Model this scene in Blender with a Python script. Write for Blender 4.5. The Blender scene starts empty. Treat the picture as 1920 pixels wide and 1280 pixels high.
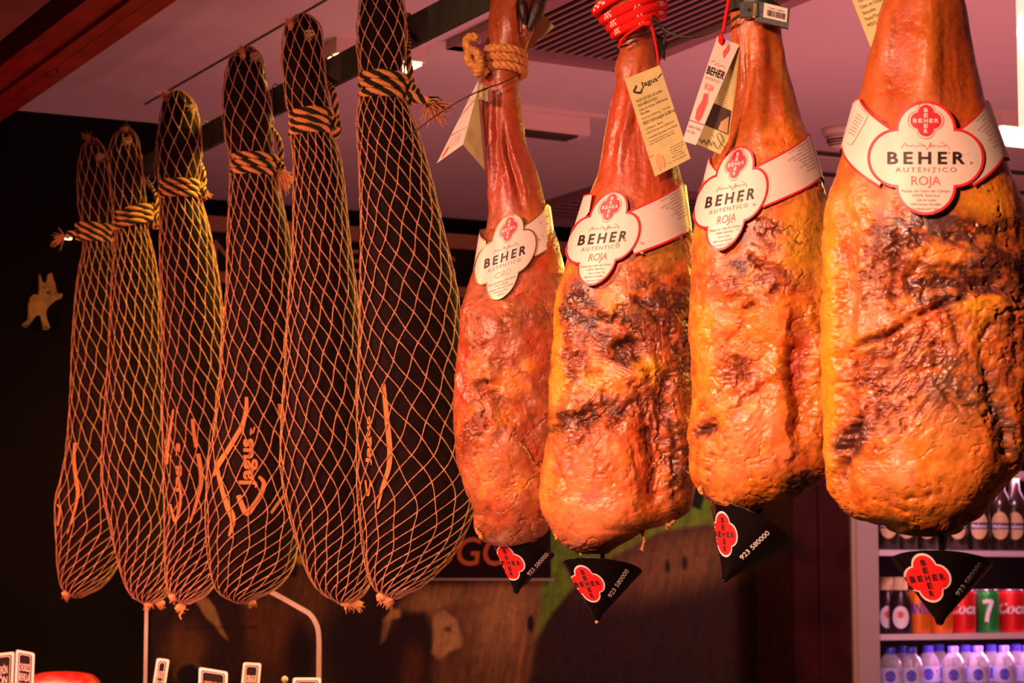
import bpy, math, random
import numpy as np
from mathutils import Vector

random.seed(7)
rng = np.random.RandomState(11)
sc = bpy.context.scene
col = sc.collection
PI = math.pi

# ------------------------------------------------------------------ camera
FPX = 4400.0
CZ = 1.55
PITCH = math.atan(460 / FPX)
cam_d = bpy.data.cameras.new('camera')
cam = bpy.data.objects.new('camera', cam_d)
col.objects.link(cam)
cam.location = (0, 0, CZ)
cam.rotation_euler = (PI / 2 + PITCH, 0, 0)
cam_d.sensor_width = 36
cam_d.lens = 36 * FPX / 1920
cam_d.dof.use_dof = True
cam_d.dof.focus_distance = 2.65
cam_d.dof.aperture_fstop = 17
cam_d.clip_start = 0.02
sc.camera = cam

# ------------------------------------------------------------------ world + exposure
w = bpy.data.worlds.new('world')
sc.world = w
w.use_nodes = True
w.node_tree.nodes['Background'].inputs[0].default_value = (0.30, 0.07, 0.05, 1)
w.node_tree.nodes['Background'].inputs[1].default_value = 0.012
sc.view_settings.view_transform = 'Standard'
sc.view_settings.look = 'None'
sc.view_settings.gamma = 1
sc.view_settings.use_curve_mapping = False
sc.view_settings.exposure = 0.0

def area(name, loc, aim, sx, sy, power, colr, spread=180):
    l = bpy.data.lights.new(name, 'AREA')
    l.shape = 'RECTANGLE'; l.size = sx; l.size_y = sy
    l.energy = power; l.color = colr; l.spread = math.radians(spread)
    o = bpy.data.objects.new(name, l)
    o.location = loc
    o.rotation_euler = (Vector(aim) - Vector(loc)).to_track_quat('-Z', 'Y').to_euler()
    col.objects.link(o)
    return o

# counter spotlights hung in a row along the outer side of the stall (out of frame, left and above)
KEY = (1.0, 0.47, 0.31)
area('counter_spot', (-0.40, 1.00, 2.22), (0.36, 2.15, 1.48),   .15, .15, 10.4, KEY, 95)
area('counter_spot', (-0.82, 1.75, 2.26), (0.08, 2.75, 1.42), .15, .15, 8.6, KEY, 95)
area('counter_spot', (-1.35, 2.85, 2.24), (-0.35, 3.45, 1.32), .15, .15, 13, (1.0, .33, .19), 92)
area('counter_spot', (-1.80, 3.70, 2.24), (-0.75, 4.25, 1.30), .15, .15, 11, (1.0, .31, .17), 90)
# shop ceiling lamps with panels modelled below, then an added lamp without one
area('ceiling_or_added_light', (-0.22, 3.98, 2.42), (-0.45, 3.85, 1.2), .10, .30, 9, (1.0, .66, .08), 150)
area('ceiling_or_added_light', (1.12, 4.60, 2.40), (-0.1, 3.5, .8), .34, .14, 15, (1.0, .66, .08), 84)
area('ceiling_or_added_light', (1.45, 3.35, 2.38), (-0.1, 3.4, .9), .30, .14, 7, (1.0, .62, .06), 90)  # unseen lamp added on the right for yellow rims
# pink strip light inside the display counter, under the price tags
area('counter_strip', (-0.62, 3.72, 1.24), (-0.62, 4.25, 1.50), .8, .05, 1.6, (1.0, .30, .36), 150)
# added pink fill lamps aimed up, standing in for light bounced onto the ceiling
area('ceiling_fill', (0.9, 3.3, 1.15), (0.7, 4.0, 2.5), 1.0, 1.6, 16, (1.0, .28, .33), 140)
area('ceiling_fill', (-0.2, 3.1, 0.9), (-0.1, 3.6, 2.5), .5, 1.0, 2.4, (1.0, .38, .32), 140)

# ------------------------------------------------------------------ projection helpers
cp, sp = math.cos(PITCH), math.sin(PITCH)
CAM = np.array([0, 0, CZ])
def ray(px, py):
    a = (px - 960) / FPX; b = (640 - py) / FPX
    return np.array([a, cp - b * sp, sp + b * cp])
def P(px, py, Y):
    d = ray(px, py); return CAM + d * (Y / d[1])
def PZ(px, py, Z):
    d = ray(px, py); return CAM + d * ((Z - CZ) / d[2])
def project(V):
    x = V[:, 0]; y = V[:, 1]; z = V[:, 2] - CZ
    f = y * cp + z * sp; u = -y * sp + z * cp
    return 960 + FPX * x / f, 640 - FPX * u / f

# ------------------------------------------------------------------ mesh helpers
def tag(o, label=None, cat=None, group=None, kind=None):
    if label: o['label'] = label
    if cat: o['category'] = cat
    if group: o['group'] = group
    if kind: o['kind'] = kind
    return o
def thing(name, loc, label, cat, group=None, kind=None):
    o = bpy.data.objects.new(name, None)
    o.empty_display_size = .03
    o.location = tuple(float(v) for v in loc)
    col.objects.link(o)
    return tag(o, label, cat, group, kind)

class MB:
    def __init__(s):
        s.v = []; s.f = []; s.m = []; s.n = 0
    def add(s, V, F, mi=0):
        V = np.asarray(V, float).reshape(-1, 3)
        if len(V) == 0: return
        s.v.append(V)
        n = s.n
        for k, f in enumerate(F):
            s.f.append([i + n for i in f]); s.m.append(mi if np.isscalar(mi) else mi[k])
        s.n += len(V)
    def grid(s, G, mi=0, cu=False, cv=False):
        G = np.asarray(G, float); a, b = G.shape[:2]
        F = []
        for i in range(a if cu else a - 1):
            i2 = (i + 1) % a
            for j in range(b if cv else b - 1):
                j2 = (j + 1) % b
                F.append((i * b + j, i2 * b + j, i2 * b + j2, i * b + j2))
        s.add(G.reshape(-1, 3), F, mi)
    def box(s, c, size, mi=0, ax=None):
        c = np.asarray(c, float); h = np.asarray(size, float) / 2
        if ax is None: ax = np.eye(3)
        ax = np.asarray(ax, float)
        V = []
        for i in (-1, 1):
            for j in (-1, 1):
                for k in (-1, 1):
                    V.append(c + ax[0] * h[0] * i + ax[1] * h[1] * j + ax[2] * h[2] * k)
        s.add(V, [(0, 1, 3, 2), (4, 6, 7, 5), (0, 4, 5, 1), (2, 3, 7, 6), (0, 2, 6, 4), (1, 5, 7, 3)], mi)
    def tube(s, pts, r, n=8, mi=0, cap=True, phase=0, flat=1.0):
        pts = np.asarray(pts, float); N = len(pts)
        r = np.ones(N) * r if np.isscalar(r) else np.asarray(r, float)
        T = np.gradient(pts, axis=0); T /= np.linalg.norm(T, axis=1)[:, None] + 1e-12
        a = np.array([0, 0, 1.0]) if abs(T[0][2]) < .9 else np.array([1.0, 0, 0])
        A = np.zeros_like(pts); B = np.zeros_like(pts)
        for i in range(N):
            a = a - T[i] * np.dot(a, T[i]); a /= np.linalg.norm(a) + 1e-12
            A[i] = a; B[i] = np.cross(T[i], a)
        ph = np.linspace(0, 2 * PI, n, endpoint=False) + phase
        G = pts[:, None, :] + r[:, None, None] * (np.cos(ph)[None, :, None] * A[:, None, :] + flat * np.sin(ph)[None, :, None] * B[:, None, :])
        s.grid(G, mi, cv=True)
        if cap:
            b = s.n - N * n
            s.f.append([b + j for j in range(n)][::-1]); s.m.append(mi)
            s.f.append([b + (N - 1) * n + j for j in range(n)]); s.m.append(mi)
        return A, B
    def lathe(s, prof, c, n=24, mi=0, axis=None, closed=False):
        # prof: (radius, height) pairs
        c = np.asarray(c, float)
        if axis is None: ez = np.array([0, 0, 1.0])
        else: ez = np.asarray(axis, float); ez = ez / np.linalg.norm(ez)
        ex = np.cross([0, 1.0, 0], ez)
        if np.linalg.norm(ex) < .1: ex = np.cross([1.0, 0, 0], ez)
        ex /= np.linalg.norm(ex); ey = np.cross(ez, ex)
        ph = np.linspace(0, 2 * PI, n, endpoint=False)
        G = [[c + ez * h + r * (math.cos(p) * ex + math.sin(p) * ey) for p in ph] for r, h in prof]
        s.grid(G, mi, cv=True)
        b = s.n - len(prof) * n
        if prof[0][0] > 1e-6: s.f.append([b + j for j in range(n)][::-1]); s.m.append(mi)
        if prof[-1][0] > 1e-6: s.f.append([b + (len(prof) - 1) * n + j for j in range(n)]); s.m.append(mi)
    def slab(s, quad, th, nrm, mi=0):
        q = np.asarray(quad, float); nrm = np.asarray(nrm, float) * th
        n = len(q)
        s.add(np.vstack([q, q + nrm]), [list(range(n)), list(range(n, 2 * n))[::-1]] +
              [(i, (i + 1) % n, n + (i + 1) % n, n + i) for i in range(n)], mi)
    def build(s, name, mats, parent=None, origin=None, smooth=True, attr=None):
        V = np.vstack(s.v) if s.v else np.zeros((0, 3))
        if parent is not None:
            p = parent; off = np.zeros(3)
            while p is not None:
                off = off + np.array(p.location); p = p.parent
            org = off
        else:
            org = np.array(origin if origin is not None else [(V[:, 0].min() + V[:, 0].max()) / 2, (V[:, 1].min() + V[:, 1].max()) / 2, V[:, 2].min()], float)
        me = bpy.data.meshes.new(name)
        me.from_pydata((V - org).tolist(), [], s.f)
        if not isinstance(mats, (list, tuple)): mats = [mats]
        for m in mats: me.materials.append(m)
        if len(mats) > 1: me.polygons.foreach_set('material_index', np.array(s.m, dtype=np.int32))
        if smooth: me.polygons.foreach_set('use_smooth', np.ones(len(me.polygons), dtype=bool))
        if attr is not None:
            ca = me.color_attributes.new('Col', 'FLOAT_COLOR', 'POINT')
            ca.data.foreach_set('color', np.hstack([attr, np.ones((len(attr), 1))]).astype(np.float32).ravel())
        me.update()
        o = bpy.data.objects.new(name, me)
        col.objects.link(o)
        if parent is None: o.location = tuple(org)
        else: o.parent = parent
        return o

# ------------------------------------------------------------------ text
_tc = {}
def text_mesh(txt, space=1.0, bold=0.0, shear=0.0):
    k = (txt, space, bold, shear)
    if k in _tc: return _tc[k]
    cd = bpy.data.curves.new('t', 'FONT'); cd.body = txt; cd.space_character = space
    cd.offset = bold; cd.resolution_u = 3; cd.shear = shear
    o = bpy.data.objects.new('t', cd); col.objects.link(o)
    dg = bpy.context.evaluated_depsgraph_get()
    me = bpy.data.meshes.new_from_object(o.evaluated_get(dg))
    V = np.array([v.co[:2] for v in me.vertices]); F = [list(p.vertices) for p in me.polygons]
    bpy.data.objects.remove(o); bpy.data.curves.remove(cd); bpy.data.meshes.remove(me)
    V = V - [V[:, 0].min(), 0]
    W = V[:, 0].max(); Hh = 0.73
    _tc[k] = (V, F, W, Hh)
    return _tc[k]
def put_text(mb, fn, txt, x0, y0, width, height, mi=0, space=1.0, bold=0.0, shear=0.0, center=False, natural=False):
    """place txt with left baseline (x0,y0), total width and cap height in the units of fn(s,t)->xyz"""
    V, F, W, Hh = text_mesh(txt, space, bold, shear)
    sy = height / Hh; sx = sy if natural else width / W
    if center: x0 = x0 - W * sx / 2
    pts = [fn(x0 + v[0] * sx, y0 + v[1] * sy) for v in V]
    ok = [p is not None for p in pts]
    pts = [p if p is not None else np.zeros(3) for p in pts]
    F2 = [f for f in F if all(ok[i] for i in f)]
    mb.add(pts, F2, mi)

# ------------------------------------------------------------------ materials
def mat(name, c, rough=.6, metal=0., attr=False, bump=None, var=None, emis=None, trans=0., coat=0., spec=.5, rvar=None, ior=None, stripes=None, alpha=None, sheen=0.):
    m = bpy.data.materials.new(name); m.use_nodes = True
    nt = m.node_tree; b = nt.nodes['Principled BSDF']; L = nt.links
    b.inputs['Base Color'].default_value = (*c, 1)
    b.inputs['Roughness'].default_value = rough
    b.inputs['Metallic'].default_value = metal
    b.inputs['Specular IOR Level'].default_value = spec
    b.inputs['Coat Weight'].default_value = coat
    b.inputs['Coat Roughness'].default_value = .25
    b.inputs['Transmission Weight'].default_value = trans
    if sheen: b.inputs['Sheen Weight'].default_value = sheen
    if ior: b.inputs['IOR'].default_value = ior
    if emis:
        b.inputs['Emission Color'].default_value = (*emis[0], 1); b.inputs['Emission Strength'].default_value = emis[1]
    tc = nt.nodes.new('ShaderNodeTexCoord')
    src = None
    if attr:
        a = nt.nodes.new('ShaderNodeAttribute'); a.attribute_name = 'Col'; src = a.outputs['Color']
    if var:   # (scale, amount[, second colour])
        n = nt.nodes.new('ShaderNodeTexNoise'); n.inputs['Scale'].default_value = var[0]; n.inputs['Detail'].default_value = 6
        L.new(tc.outputs['Object'], n.inputs['Vector'])
        mr = nt.nodes.new('ShaderNodeMapRange'); mr.inputs[1].default_value = .3; mr.inputs[2].default_value = .7
        L.new(n.outputs['Fac'], mr.inputs[0])
        mx = nt.nodes.new('ShaderNodeMix'); mx.data_type = 'RGBA'
        if len(var) > 2:
            mx.blend_type = 'MIX'
            if src: L.new(src, mx.inputs[6])
            else: mx.inputs[6].default_value = (*c, 1)
            mx.inputs[7].default_value = (*var[2], 1)
            mr.inputs[3].default_value = 0; mr.inputs[4].default_value = var[1]
            L.new(mr.outputs[0], mx.inputs[0])
        else:
            mx.blend_type = 'MULTIPLY'; mx.inputs[0].default_value = 1
            if src: L.new(src, mx.inputs[6])
            else: mx.inputs[6].default_value = (*c, 1)
            mr.inputs[3].default_value = 1 - var[1]; mr.inputs[4].default_value = 1 + var[1] * .5
            cb = nt.nodes.new('ShaderNodeCombineColor')
            for i in range(3): L.new(mr.outputs[0], cb.inputs[i])
            L.new(cb.outputs[0], mx.inputs[7])
        src = mx.outputs[2]
    if src: L.new(src, b.inputs['Base Color'])
    if rvar:  # (scale, lo, hi)
        n = nt.nodes.new('ShaderNodeTexNoise'); n.inputs['Scale'].default_value = rvar[0]; n.inputs['Detail'].default_value = 4
        L.new(tc.outputs['Object'], n.inputs['Vector'])
        mr = nt.nodes.new('ShaderNodeMapRange'); mr.inputs[1].default_value = .35; mr.inputs[2].default_value = .65
        mr.inputs[3].default_value = rvar[1]; mr.inputs[4].default_value = rvar[2]
        L.new(n.outputs['Fac'], mr.inputs[0]); L.new(mr.outputs[0], b.inputs['Roughness'])
    if bump:  # list of (scale, strength, distance)
        prev = None
        for (s_, st, di) in bump:
            n = nt.nodes.new('ShaderNodeTexNoise'); n.inputs['Scale'].default_value = s_; n.inputs['Detail'].default_value = 5
            L.new(tc.outputs['Object'], n.inputs['Vector'])
            bp = nt.nodes.new('ShaderNodeBump'); bp.inputs['Strength'].default_value = st; bp.inputs['Distance'].default_value = di
            L.new(n.outputs['Fac'], bp.inputs['Height'])
            if prev: L.new(prev, bp.inputs['Normal'])
            prev = bp.outputs[0]
        L.new(prev, b.inputs['Normal'])
    return m

M = {}
M['ceiling'] = mat('ceiling_paint', (.62, .50, .52), .85, var=(1.3, .10), bump=[(60, .08, .01)])
M['seam'] = mat('seam_shadow_gap', (.05, .06, .03), .9)
M['darkwall'] = mat('dark_wall', (.005, .0022, .0020), .8, var=(3, .5), spec=.08)
M['palewall'] = mat('pale_wall', (.45, .27, .22), .8)
M['floor'] = mat('floor_tile', (.12, .08, .06), .5, var=(4, .3))
M['redwood'] = mat('red_painted_wood', (.30, .016, .012), .42, var=(14, .35), bump=[(30, .12, .004)], spec=.4)
M['blackwood'] = mat('black_gap', (.012, .006, .005), .8)
M['pinkboard'] = mat('faded_fascia', (.25, .06, .055), .7, var=(8, .3))
M['rail'] = mat('painted_steel_rail', (.050, .052, .036), .6, metal=.1, var=(25, .4), bump=[(120, .1, .002)], spec=.3)
M['hook'] = mat('hook_steel', (.22, .20, .15), .35, metal=.8)
M['black_fabric'] = mat('black_stretch_fabric', (.011, .0022, .0022), .75, var=(70, .5), bump=[(900, .35, .0006), (40, .2, .002)], spec=.10)
M['net'] = mat('straw_net_twine', (.70, .31, .14), .42, bump=[(1400, .8, .0008)], var=(420, .6))
M['print'] = mat('orange_print', (.52, .20, .06), .8, bump=[(900, .3, .0004)], spec=.2)
M['rope_tan'] = mat('rope_tan_strand', (.78, .33, .10), .8, bump=[(900, .6, .001)], var=(300, .35), spec=.2)
M['rope_black'] = mat('rope_black_strand', (.020, .020, .008), .8, bump=[(900, .6, .001)], spec=.15)
M['fray'] = mat('frayed_fibre', (.72, .30, .12), .8)
M['fray_pale'] = mat('pale_frayed_fibre', (.72, .50, .22), .8)
M['jute'] = mat('jute_rope', (.74, .33, .09), .85, bump=[(500, .8, .002), (1500, .5, .001)], var=(250, .45), spec=.2)
M['rope_red'] = mat('red_cord', (.80, .012, .010), .75, bump=[(1200, .6, .001)], spec=.2)
M['rope_white'] = mat('white_fleck', (.85, .70, .60), .7)
M['meat'] = mat('cured_meat', (.6, .2, .06), .45, attr=True, var=(170, .22), rvar=(38, .22, .60), bump=[(130, .30, .0018), (520, .35, .0007)], coat=.17, spec=.5)
M['rind'] = mat('glossy_shank', (.6, .2, .06), .3, attr=True, var=(120, .18), rvar=(60, .2, .42), bump=[(110, .4, .002), (600, .3, .0006)], coat=.35, spec=.55)
M['fat'] = mat('fat_shred', (.80, .34, .10), .45, bump=[(400, .6, .002)], var=(120, .3))
M['hoof'] = mat('dark_hoof', (.030, .010, .006), .45, bump=[(200, .5, .002)], var=(80, .5))
M['card'] = mat('white_card', (.80, .70, .60), .38, coat=.15, var=(40, .06))
M['card_red'] = mat('red_print_border', (.80, .03, .045), .35, coat=.15)
M['card_gold'] = mat('gold_foil_border', (.55, .33, .10), .3, metal=.7)
M['ink'] = mat('black_ink', (.025, .010, .012), .5)
M['ink_soft'] = mat('faded_ink', (.30, .15, .11), .6)
M['ink_red'] = mat('red_ink', (.78, .12, .10), .5)
M['ink_gold'] = mat('gold_ink', (.62, .40, .20), .5)
M['ink_pale'] = mat('pale_ink', (.86, .80, .74), .5)
M['stain'] = mat('grease_stain', (.62, .38, .16), .5)
M['card_tan_or_shade'] = mat('yellowed_or_shaded_card', (.66, .58, .25), .6, var=(60, .12), spec=.2)  # tan of yellowed tags, and painted shade on the leaflet's back leaf
M['barcode_tag'] = mat('green_black_plastic', (.030, .045, .035), .45, bump=[(300, .2, .001)], var=(200, .4))
M['yellow'] = mat('yellow_plastic', (.60, .40, .05), .5)
M['cup'] = mat('black_gloss_plastic', (.007, .004, .004), .25, spec=.35)
M['stick_red'] = mat('sticker_red', (.85, .02, .02), .4)
M['wire'] = mat('green_black_wire', (.030, .035, .022), .5)
M['leaf'] = mat('dry_black_leaf', (.025, .018, .012), .7)
M['steel'] = mat('brushed_metal_frame', (.60, .45, .40), .35, metal=.6)
M['vent'] = mat('vent_slat', (.28, .14, .15), .6)
M['vent_dark'] = mat('vent_inside', (.015, .010, .010), .9)
M['fixture'] = mat('lamp_housing', (.66, .50, .46), .6)
M['fix_dark'] = mat('fixture_gap', (.05, .025, .02), .7)
M['lamp_y'] = mat('warm_lamp_panel', (.9, .8, .5), .5, emis=((1, .72, .30), 5.0))
M['lamp_w'] = mat('white_lamp_panel', (.9, .85, .8), .5, emis=((1, .80, .50), 6.0))
M['tube'] = mat('post_reflection_glow', (.9, .8, .8), .5, emis=((1, .42, .30), 1.6))  # bulb reflection on the post, painted as emission
M['post_glint'] = mat('post_reflection_core', (.9, .8, .8), .5, emis=((1, .85, .70), 5))
M['sign_tan'] = mat('sign_tan_board', (.36, .17, .07), .7)
M['sign_dark'] = mat('sign_dark_board', (.008, .004, .003), .7, spec=.2)
M['banner'] = mat('banner_brown_black', (.018, .005, .003), .6, spec=.2)
M['banner_text'] = mat('banner_orange_letters', (.80, .19, .035), .6)
M['banner_line'] = mat('banner_pale_line', (.55, .45, .35), .6)
M['mural'] = mat('printed_mural', (.3, .2, .1), .6, attr=True, var=(45, .25))
M['darkwood'] = mat('dark_red_timber', (.040, .006, .004), .45, var=(9, .6), bump=[(20, .2, .003)], spec=.3)
M['alu'] = mat('fridge_aluminium', (.62, .52, .45), .4, metal=.4)
M['alu_warm'] = mat('fridge_seal', (.40, .28, .16), .5)
M['shelf'] = mat('fridge_shelf', (.85, .70, .72), .4)
M['fr_in'] = mat('fridge_lining', (.42, .22, .26), .5)
M['beer'] = mat('brown_beer_glass', (.030, .018, .010), .12, coat=.5)
M['beer_green'] = mat('green_beer_glass', (.020, .045, .012), .12, coat=.5)
M['lab_cream'] = mat('cream_bottle_label', (.72, .50, .25), .5)
M['lab_navy'] = mat('navy_strip', (.06, .05, .16), .5)
M['can_red'] = mat('red_can', (.75, .02, .02), .3, metal=.25)
M['can_green'] = mat('green_can', (.03, .36, .06), .25, metal=.35)
M['can_orange'] = mat('orange_can', (.85, .20, .02), .3, metal=.25)
M['can_dark'] = mat('dark_can', (.03, .01, .015), .3, metal=.25)
M['can_top'] = mat('can_lid', (.6, .55, .55), .3, metal=.9)
M['white'] = mat('white_print', (.85, .8, .85), .5)
M['blue'] = mat('blue_print', (.06, .06, .55), .4)
M['pink'] = mat('pink_print', (.80, .15, .30), .5)
M['pet'] = mat('clear_water_bottle', (.92, .88, .95), .08, trans=.75, ior=1.2)
M['pet_cap'] = mat('blue_cap', (.05, .04, .45), .4)
M['pet_lab'] = mat('pale_blue_label', (.55, .56, .85), .45)
M['tag_border'] = mat('tag_pink_white_edge', (.92, .74, .74), .5)
M['tag_board'] = mat('tag_blackboard', (.012, .004, .005), .7, spec=.2)
M['chalk'] = mat('chalk_writing', (.85, .60, .62), .7)
M['chalk_or'] = mat('orange_chalk_writing', (.75, .30, .08), .7)
M['sausage'] = mat('red_sausage', (.34, .006, .006), .38, var=(45, .6, (.60, .05, .035)), bump=[(60, .8, .006), (300, .6, .0015)], coat=.15)
M['sausage_end'] = mat('sausage_tie', (.60, .30, .14), .5)
M['counter'] = mat('counter_top', (.10, .05, .045), .3)
M['brass'] = mat('brass_pig', (.26, .11, .035), .38, metal=.4, var=(50, .5))
M['glass'] = mat('guard_glass', (.9, .85, .85), .03, trans=1.0, ior=1.02)

# ------------------------------------------------------------------ noise
def vnoise(p, seed=0):
    p = p + seed * 17.31
    i = np.floor(p).astype(np.int64); f = p - i
    f = f * f * (3 - 2 * f)
    def h(x, y, z):
        n = (x * 374761393 + y * 668265263 + z * 2147483647 + seed * 1274126177) & 0xffffffff
        n = ((n ^ (n >> 13)) * 1274126177) & 0xffffffff
        n = (n ^ (n >> 16)) & 0xffffff
        return n / float(0xffffff)
    x, y, z = i[:, 0], i[:, 1], i[:, 2]
    fx, fy, fz = f[:, 0], f[:, 1], f[:, 2]
    r = 0
    for dx in (0, 1):
        for dy in (0, 1):
            for dz in (0, 1):
                wgt = (fx if dx else 1 - fx) * (fy if dy else 1 - fy) * (fz if dz else 1 - fz)
                r = r + wgt * h(x + dx, y + dy, z + dz)
    return r
def fbm(p, octv=4, seed=0):
    a = 1; s = 0; t = 0
    for k in range(octv):
        s = s + a * vnoise(p * 2 ** k, seed + k); t += a; a *= .5
    return s / t
def ridged(p, octv=3, seed=0):
    a = 1; s = 0; t = 0
    for k in range(octv):
        s = s + a * (1 - np.abs(2 * vnoise(p * 2 ** k, seed + k) - 1)); t += a; a *= .55
    return s / t
def sstep(e0, e1, x):
    t = np.clip((x - e0) / (e1 - e0), 0, 1); return t * t * (3 - 2 * t)
def pchip(x, y):
    x = np.asarray(x, float); y = np.asarray(y, float)
    h = np.diff(x); d = np.diff(y) / h
    m = np.zeros_like(y); m[0] = d[0]; m[-1] = d[-1]
    for i in range(1, len(x) - 1):
        if d[i - 1] * d[i] > 0:
            w1 = 2 * h[i] + h[i - 1]; w2 = h[i] + 2 * h[i - 1]
            m[i] = (w1 + w2) / (w1 / d[i - 1] + w2 / d[i])
    def f(q):
        q = np.clip(np.asarray(q, float), x[0], x[-1])
        k = np.clip(np.searchsorted(x, q) - 1, 0, len(x) - 2)
        t = (q - x[k]) / h[k]
        return (2*t**3 - 3*t**2 + 1) * y[k] + (t**3 - 2*t**2 + t) * h[k] * m[k] + (-2*t**3 + 3*t**2) * y[k+1] + (t**3 - t**2) * h[k] * m[k+1]
    return f
def polydist(x, y, pts):
    d = np.full(x.shape, 1e9)
    for (x0, y0), (x1, y1) in zip(pts[:-1], pts[1:]):
        dx, dy = x1 - x0, y1 - y0
        t = np.clip(((x - x0) * dx + (y - y0) * dy) / (dx * dx + dy * dy + 1e-9), 0, 1)
        d = np.minimum(d, np.hypot(x - x0 - t * dx, y - y0 - t * dy))
    return d
def spline(pts, n):
    pts = np.asarray(pts, float)
    d = np.r_[0, np.cumsum(np.linalg.norm(np.diff(pts, axis=0), axis=1) + 1e-9)]
    t = np.linspace(0, d[-1], n)
    # catmull-rom
    out = []
    for q in t:
        k = min(max(np.searchsorted(d, q) - 1, 0), len(pts) - 2)
        u = (q - d[k]) / (d[k + 1] - d[k])
        p0 = pts[max(k - 1, 0)]; p1 = pts[k]; p2 = pts[k + 1]; p3 = pts[min(k + 2, len(pts) - 1)]
        out.append(.5 * ((2 * p1) + (-p0 + p2) * u + (2*p0 - 5*p1 + 4*p2 - p3) * u*u + (-p0 + 3*p1 - 3*p2 + p3) * u**3))
    return np.array(out)

# ------------------------------------------------------------------ room
U = np.array([-.449, .894, 0]); V2 = np.array([.894, .449, 0]); UP = np.array([0, 0, 1.0])
ZC = CZ + .95           # ceiling height
ZF = 0.0

mb = MB()
mb.slab([(-3.2, .2, ZC), (3.5, .2, ZC), (3.5, 9, ZC), (-3.2, 9, ZC)], .12, (0, 0, 1))
o = mb.build('ceiling', M['ceiling'], smooth=False); tag(o, kind='structure', label='pale ceiling above the hanging hams')
a = PZ(650, -22, ZC - .0015); b = PZ(272, 196, ZC - .0015)
mb = MB(); mb.box((a + b) / 2, (np.linalg.norm(b - a), .0028, .002), ax=[(b - a) / np.linalg.norm(b - a), np.cross(UP, (b - a) / np.linalg.norm(b - a)), UP])
seam_a, seam_b = a, b
o = mb.build('trim_5', M['seam'], smooth=False); tag(o, kind='structure', label='thin dark joint line in the ceiling')
mb = MB(); mb.slab([(-3.2, .2, 0), (3.5, .2, 0), (3.5, 9, 0), (-3.2, 9, 0)], -.1, (0, 0, 1))
tag(mb.build('floor', M['floor'], smooth=False), kind='structure')

# dark wall block on the left (front face and the pale return)
c0 = PZ(298, 231, ZC); c0[2] = 0
mb = MB()
fl = c0 - V2 * 1.9
mb.slab([fl, c0, c0 + UP * (ZC - .002), fl + UP * (ZC - .002)], .10, U)
tag(mb.build('wall_left', M['darkwall'], smooth=False), kind='structure')
mb = MB()
mb.slab([c0 + V2 * .002 + U*.1, c0 + V2 * .002 + U * 1.6, c0 + V2 * .002 + U * 1.6 + UP * (ZC-.002), c0 + V2 * .002+ U*.1 + UP * (ZC-.002)], -.08, V2)
tag(mb.build('wall_side', M['palewall'], smooth=False), kind='structure')
# back wall
b0 = PZ(380, 372, ZC); b0[2] = 0
bw0 = b0 - V2 * .4; bw1 = b0 + V2 * 3.6
mb = MB(); mb.slab([bw0, bw1, bw1 + UP * (ZC-.002), bw0 + UP * (ZC-.002)], .1, U)
tag(mb.build('wall_back', M['darkwall'], smooth=False), kind='structure')
def bw(px, py, off=0.0):          # point on the back wall plane under a pixel
    d = ray(px, py); n = U
    t = np.dot(b0 - U * off - CAM, n) / np.dot(d, n)
    return CAM + d * t
mb = MB()
rw0 = bw1 - V2 * .05
mb.slab([rw0, rw0 - U * 6.2, rw0 - U * 6.2 + UP * (ZC-.002), rw0 + UP * (ZC-.002)], .1, V2)
tag(mb.build('wall_right', M['palewall'], smooth=False), kind='structure')

# ceiling-to-back-wall sign
def bwrect(mb, x0, y0, x1, y1, off, th=.01, mi=0):
    # straight board on the back wall: x range by pixel, heights from the left end
    A = bw(x0, y0, off); B = bw(x1, 1100, off); A2 = bw(x0, y1, off)
    zt, zb = A[2], A2[2]
    q = [(A[0], A[1], zb), (B[0], B[1], zb), (B[0], B[1], zt), (A[0], A[1], zt)]
    mb.slab(q, th, U, mi)
    return zb, zt
sgn = thing('shop_sign', bw(640, 480, .04), 'long tan and black letter board high on the back wall behind the netted hams', 'sign')
mb = MB(); bwrect(mb, 330, 399, 1450, 523, .045, .03); mb.build('board', M['sign_tan'], sgn, smooth=False)
mb = MB(); zb, zt = bwrect(mb, 330, 430, 1450, 503, .052, .006); mb.build('letter_strip', M['sign_dark'], sgn, smooth=False)
def bwmap(px0, zbase, off):
    p0 = bw(px0, 480, off)
    return lambda s_, t_: np.array([p0[0], p0[1], zbase]) + V2 * s_ + UP * t_
hgt = (zt - zb) * .62; zbase = zb + (zt - zb) * .20
for px0, t_ in ((330, 'VINOS'), (612, 'BEBIDAS'), (1015, 'QUESOS')):
    mb = MB(); put_text(mb, bwmap(px0, zbase, .056), t_, 0, 0, 1, hgt, bold=.012, natural=True, space=1.25)
    mb.build('lettering', M['sign_tan'], sgn, smooth=False)

# mural with the pigs, printed picture on the back wall
def soft(x, y, cx, cy, rx, ry, rot=0, e=.35):
    c_, s_ = math.cos(rot), math.sin(rot)
    dx, dy = x - cx, y - cy
    q = np.hypot((dx * c_ + dy * s_) / rx, (-dx * s_ + dy * c_) / ry)
    return 1 - sstep(1 - e, 1 + e, q)
def inpoly(x, y, pts, blur=3):
    ins = np.zeros(x.shape, bool); n = len(pts)
    for i in range(n):
        x0, y0 = pts[i]; x1, y1 = pts[(i + 1) % n]
        cnd = ((y0 > y) != (y1 > y)) & (x < (x1 - x0) * (y - y0) / (y1 - y0 + 1e-9) + x0)
        ins ^= cnd
    d = polydist(x, y, list(pts) + [pts[0]])
    sd = np.where(ins, d, -d)
    return sstep(-blur, blur, sd)
NX, NY = 460, 190
gx = np.linspace(268, 1495, NX); gy = np.linspace(905, 1420, NY)
GX, GY = np.meshgrid(gx, gy)
q = np.stack([GX.ravel() / 60, GY.ravel() / 60, np.zeros(GX.size)], 1)
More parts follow.
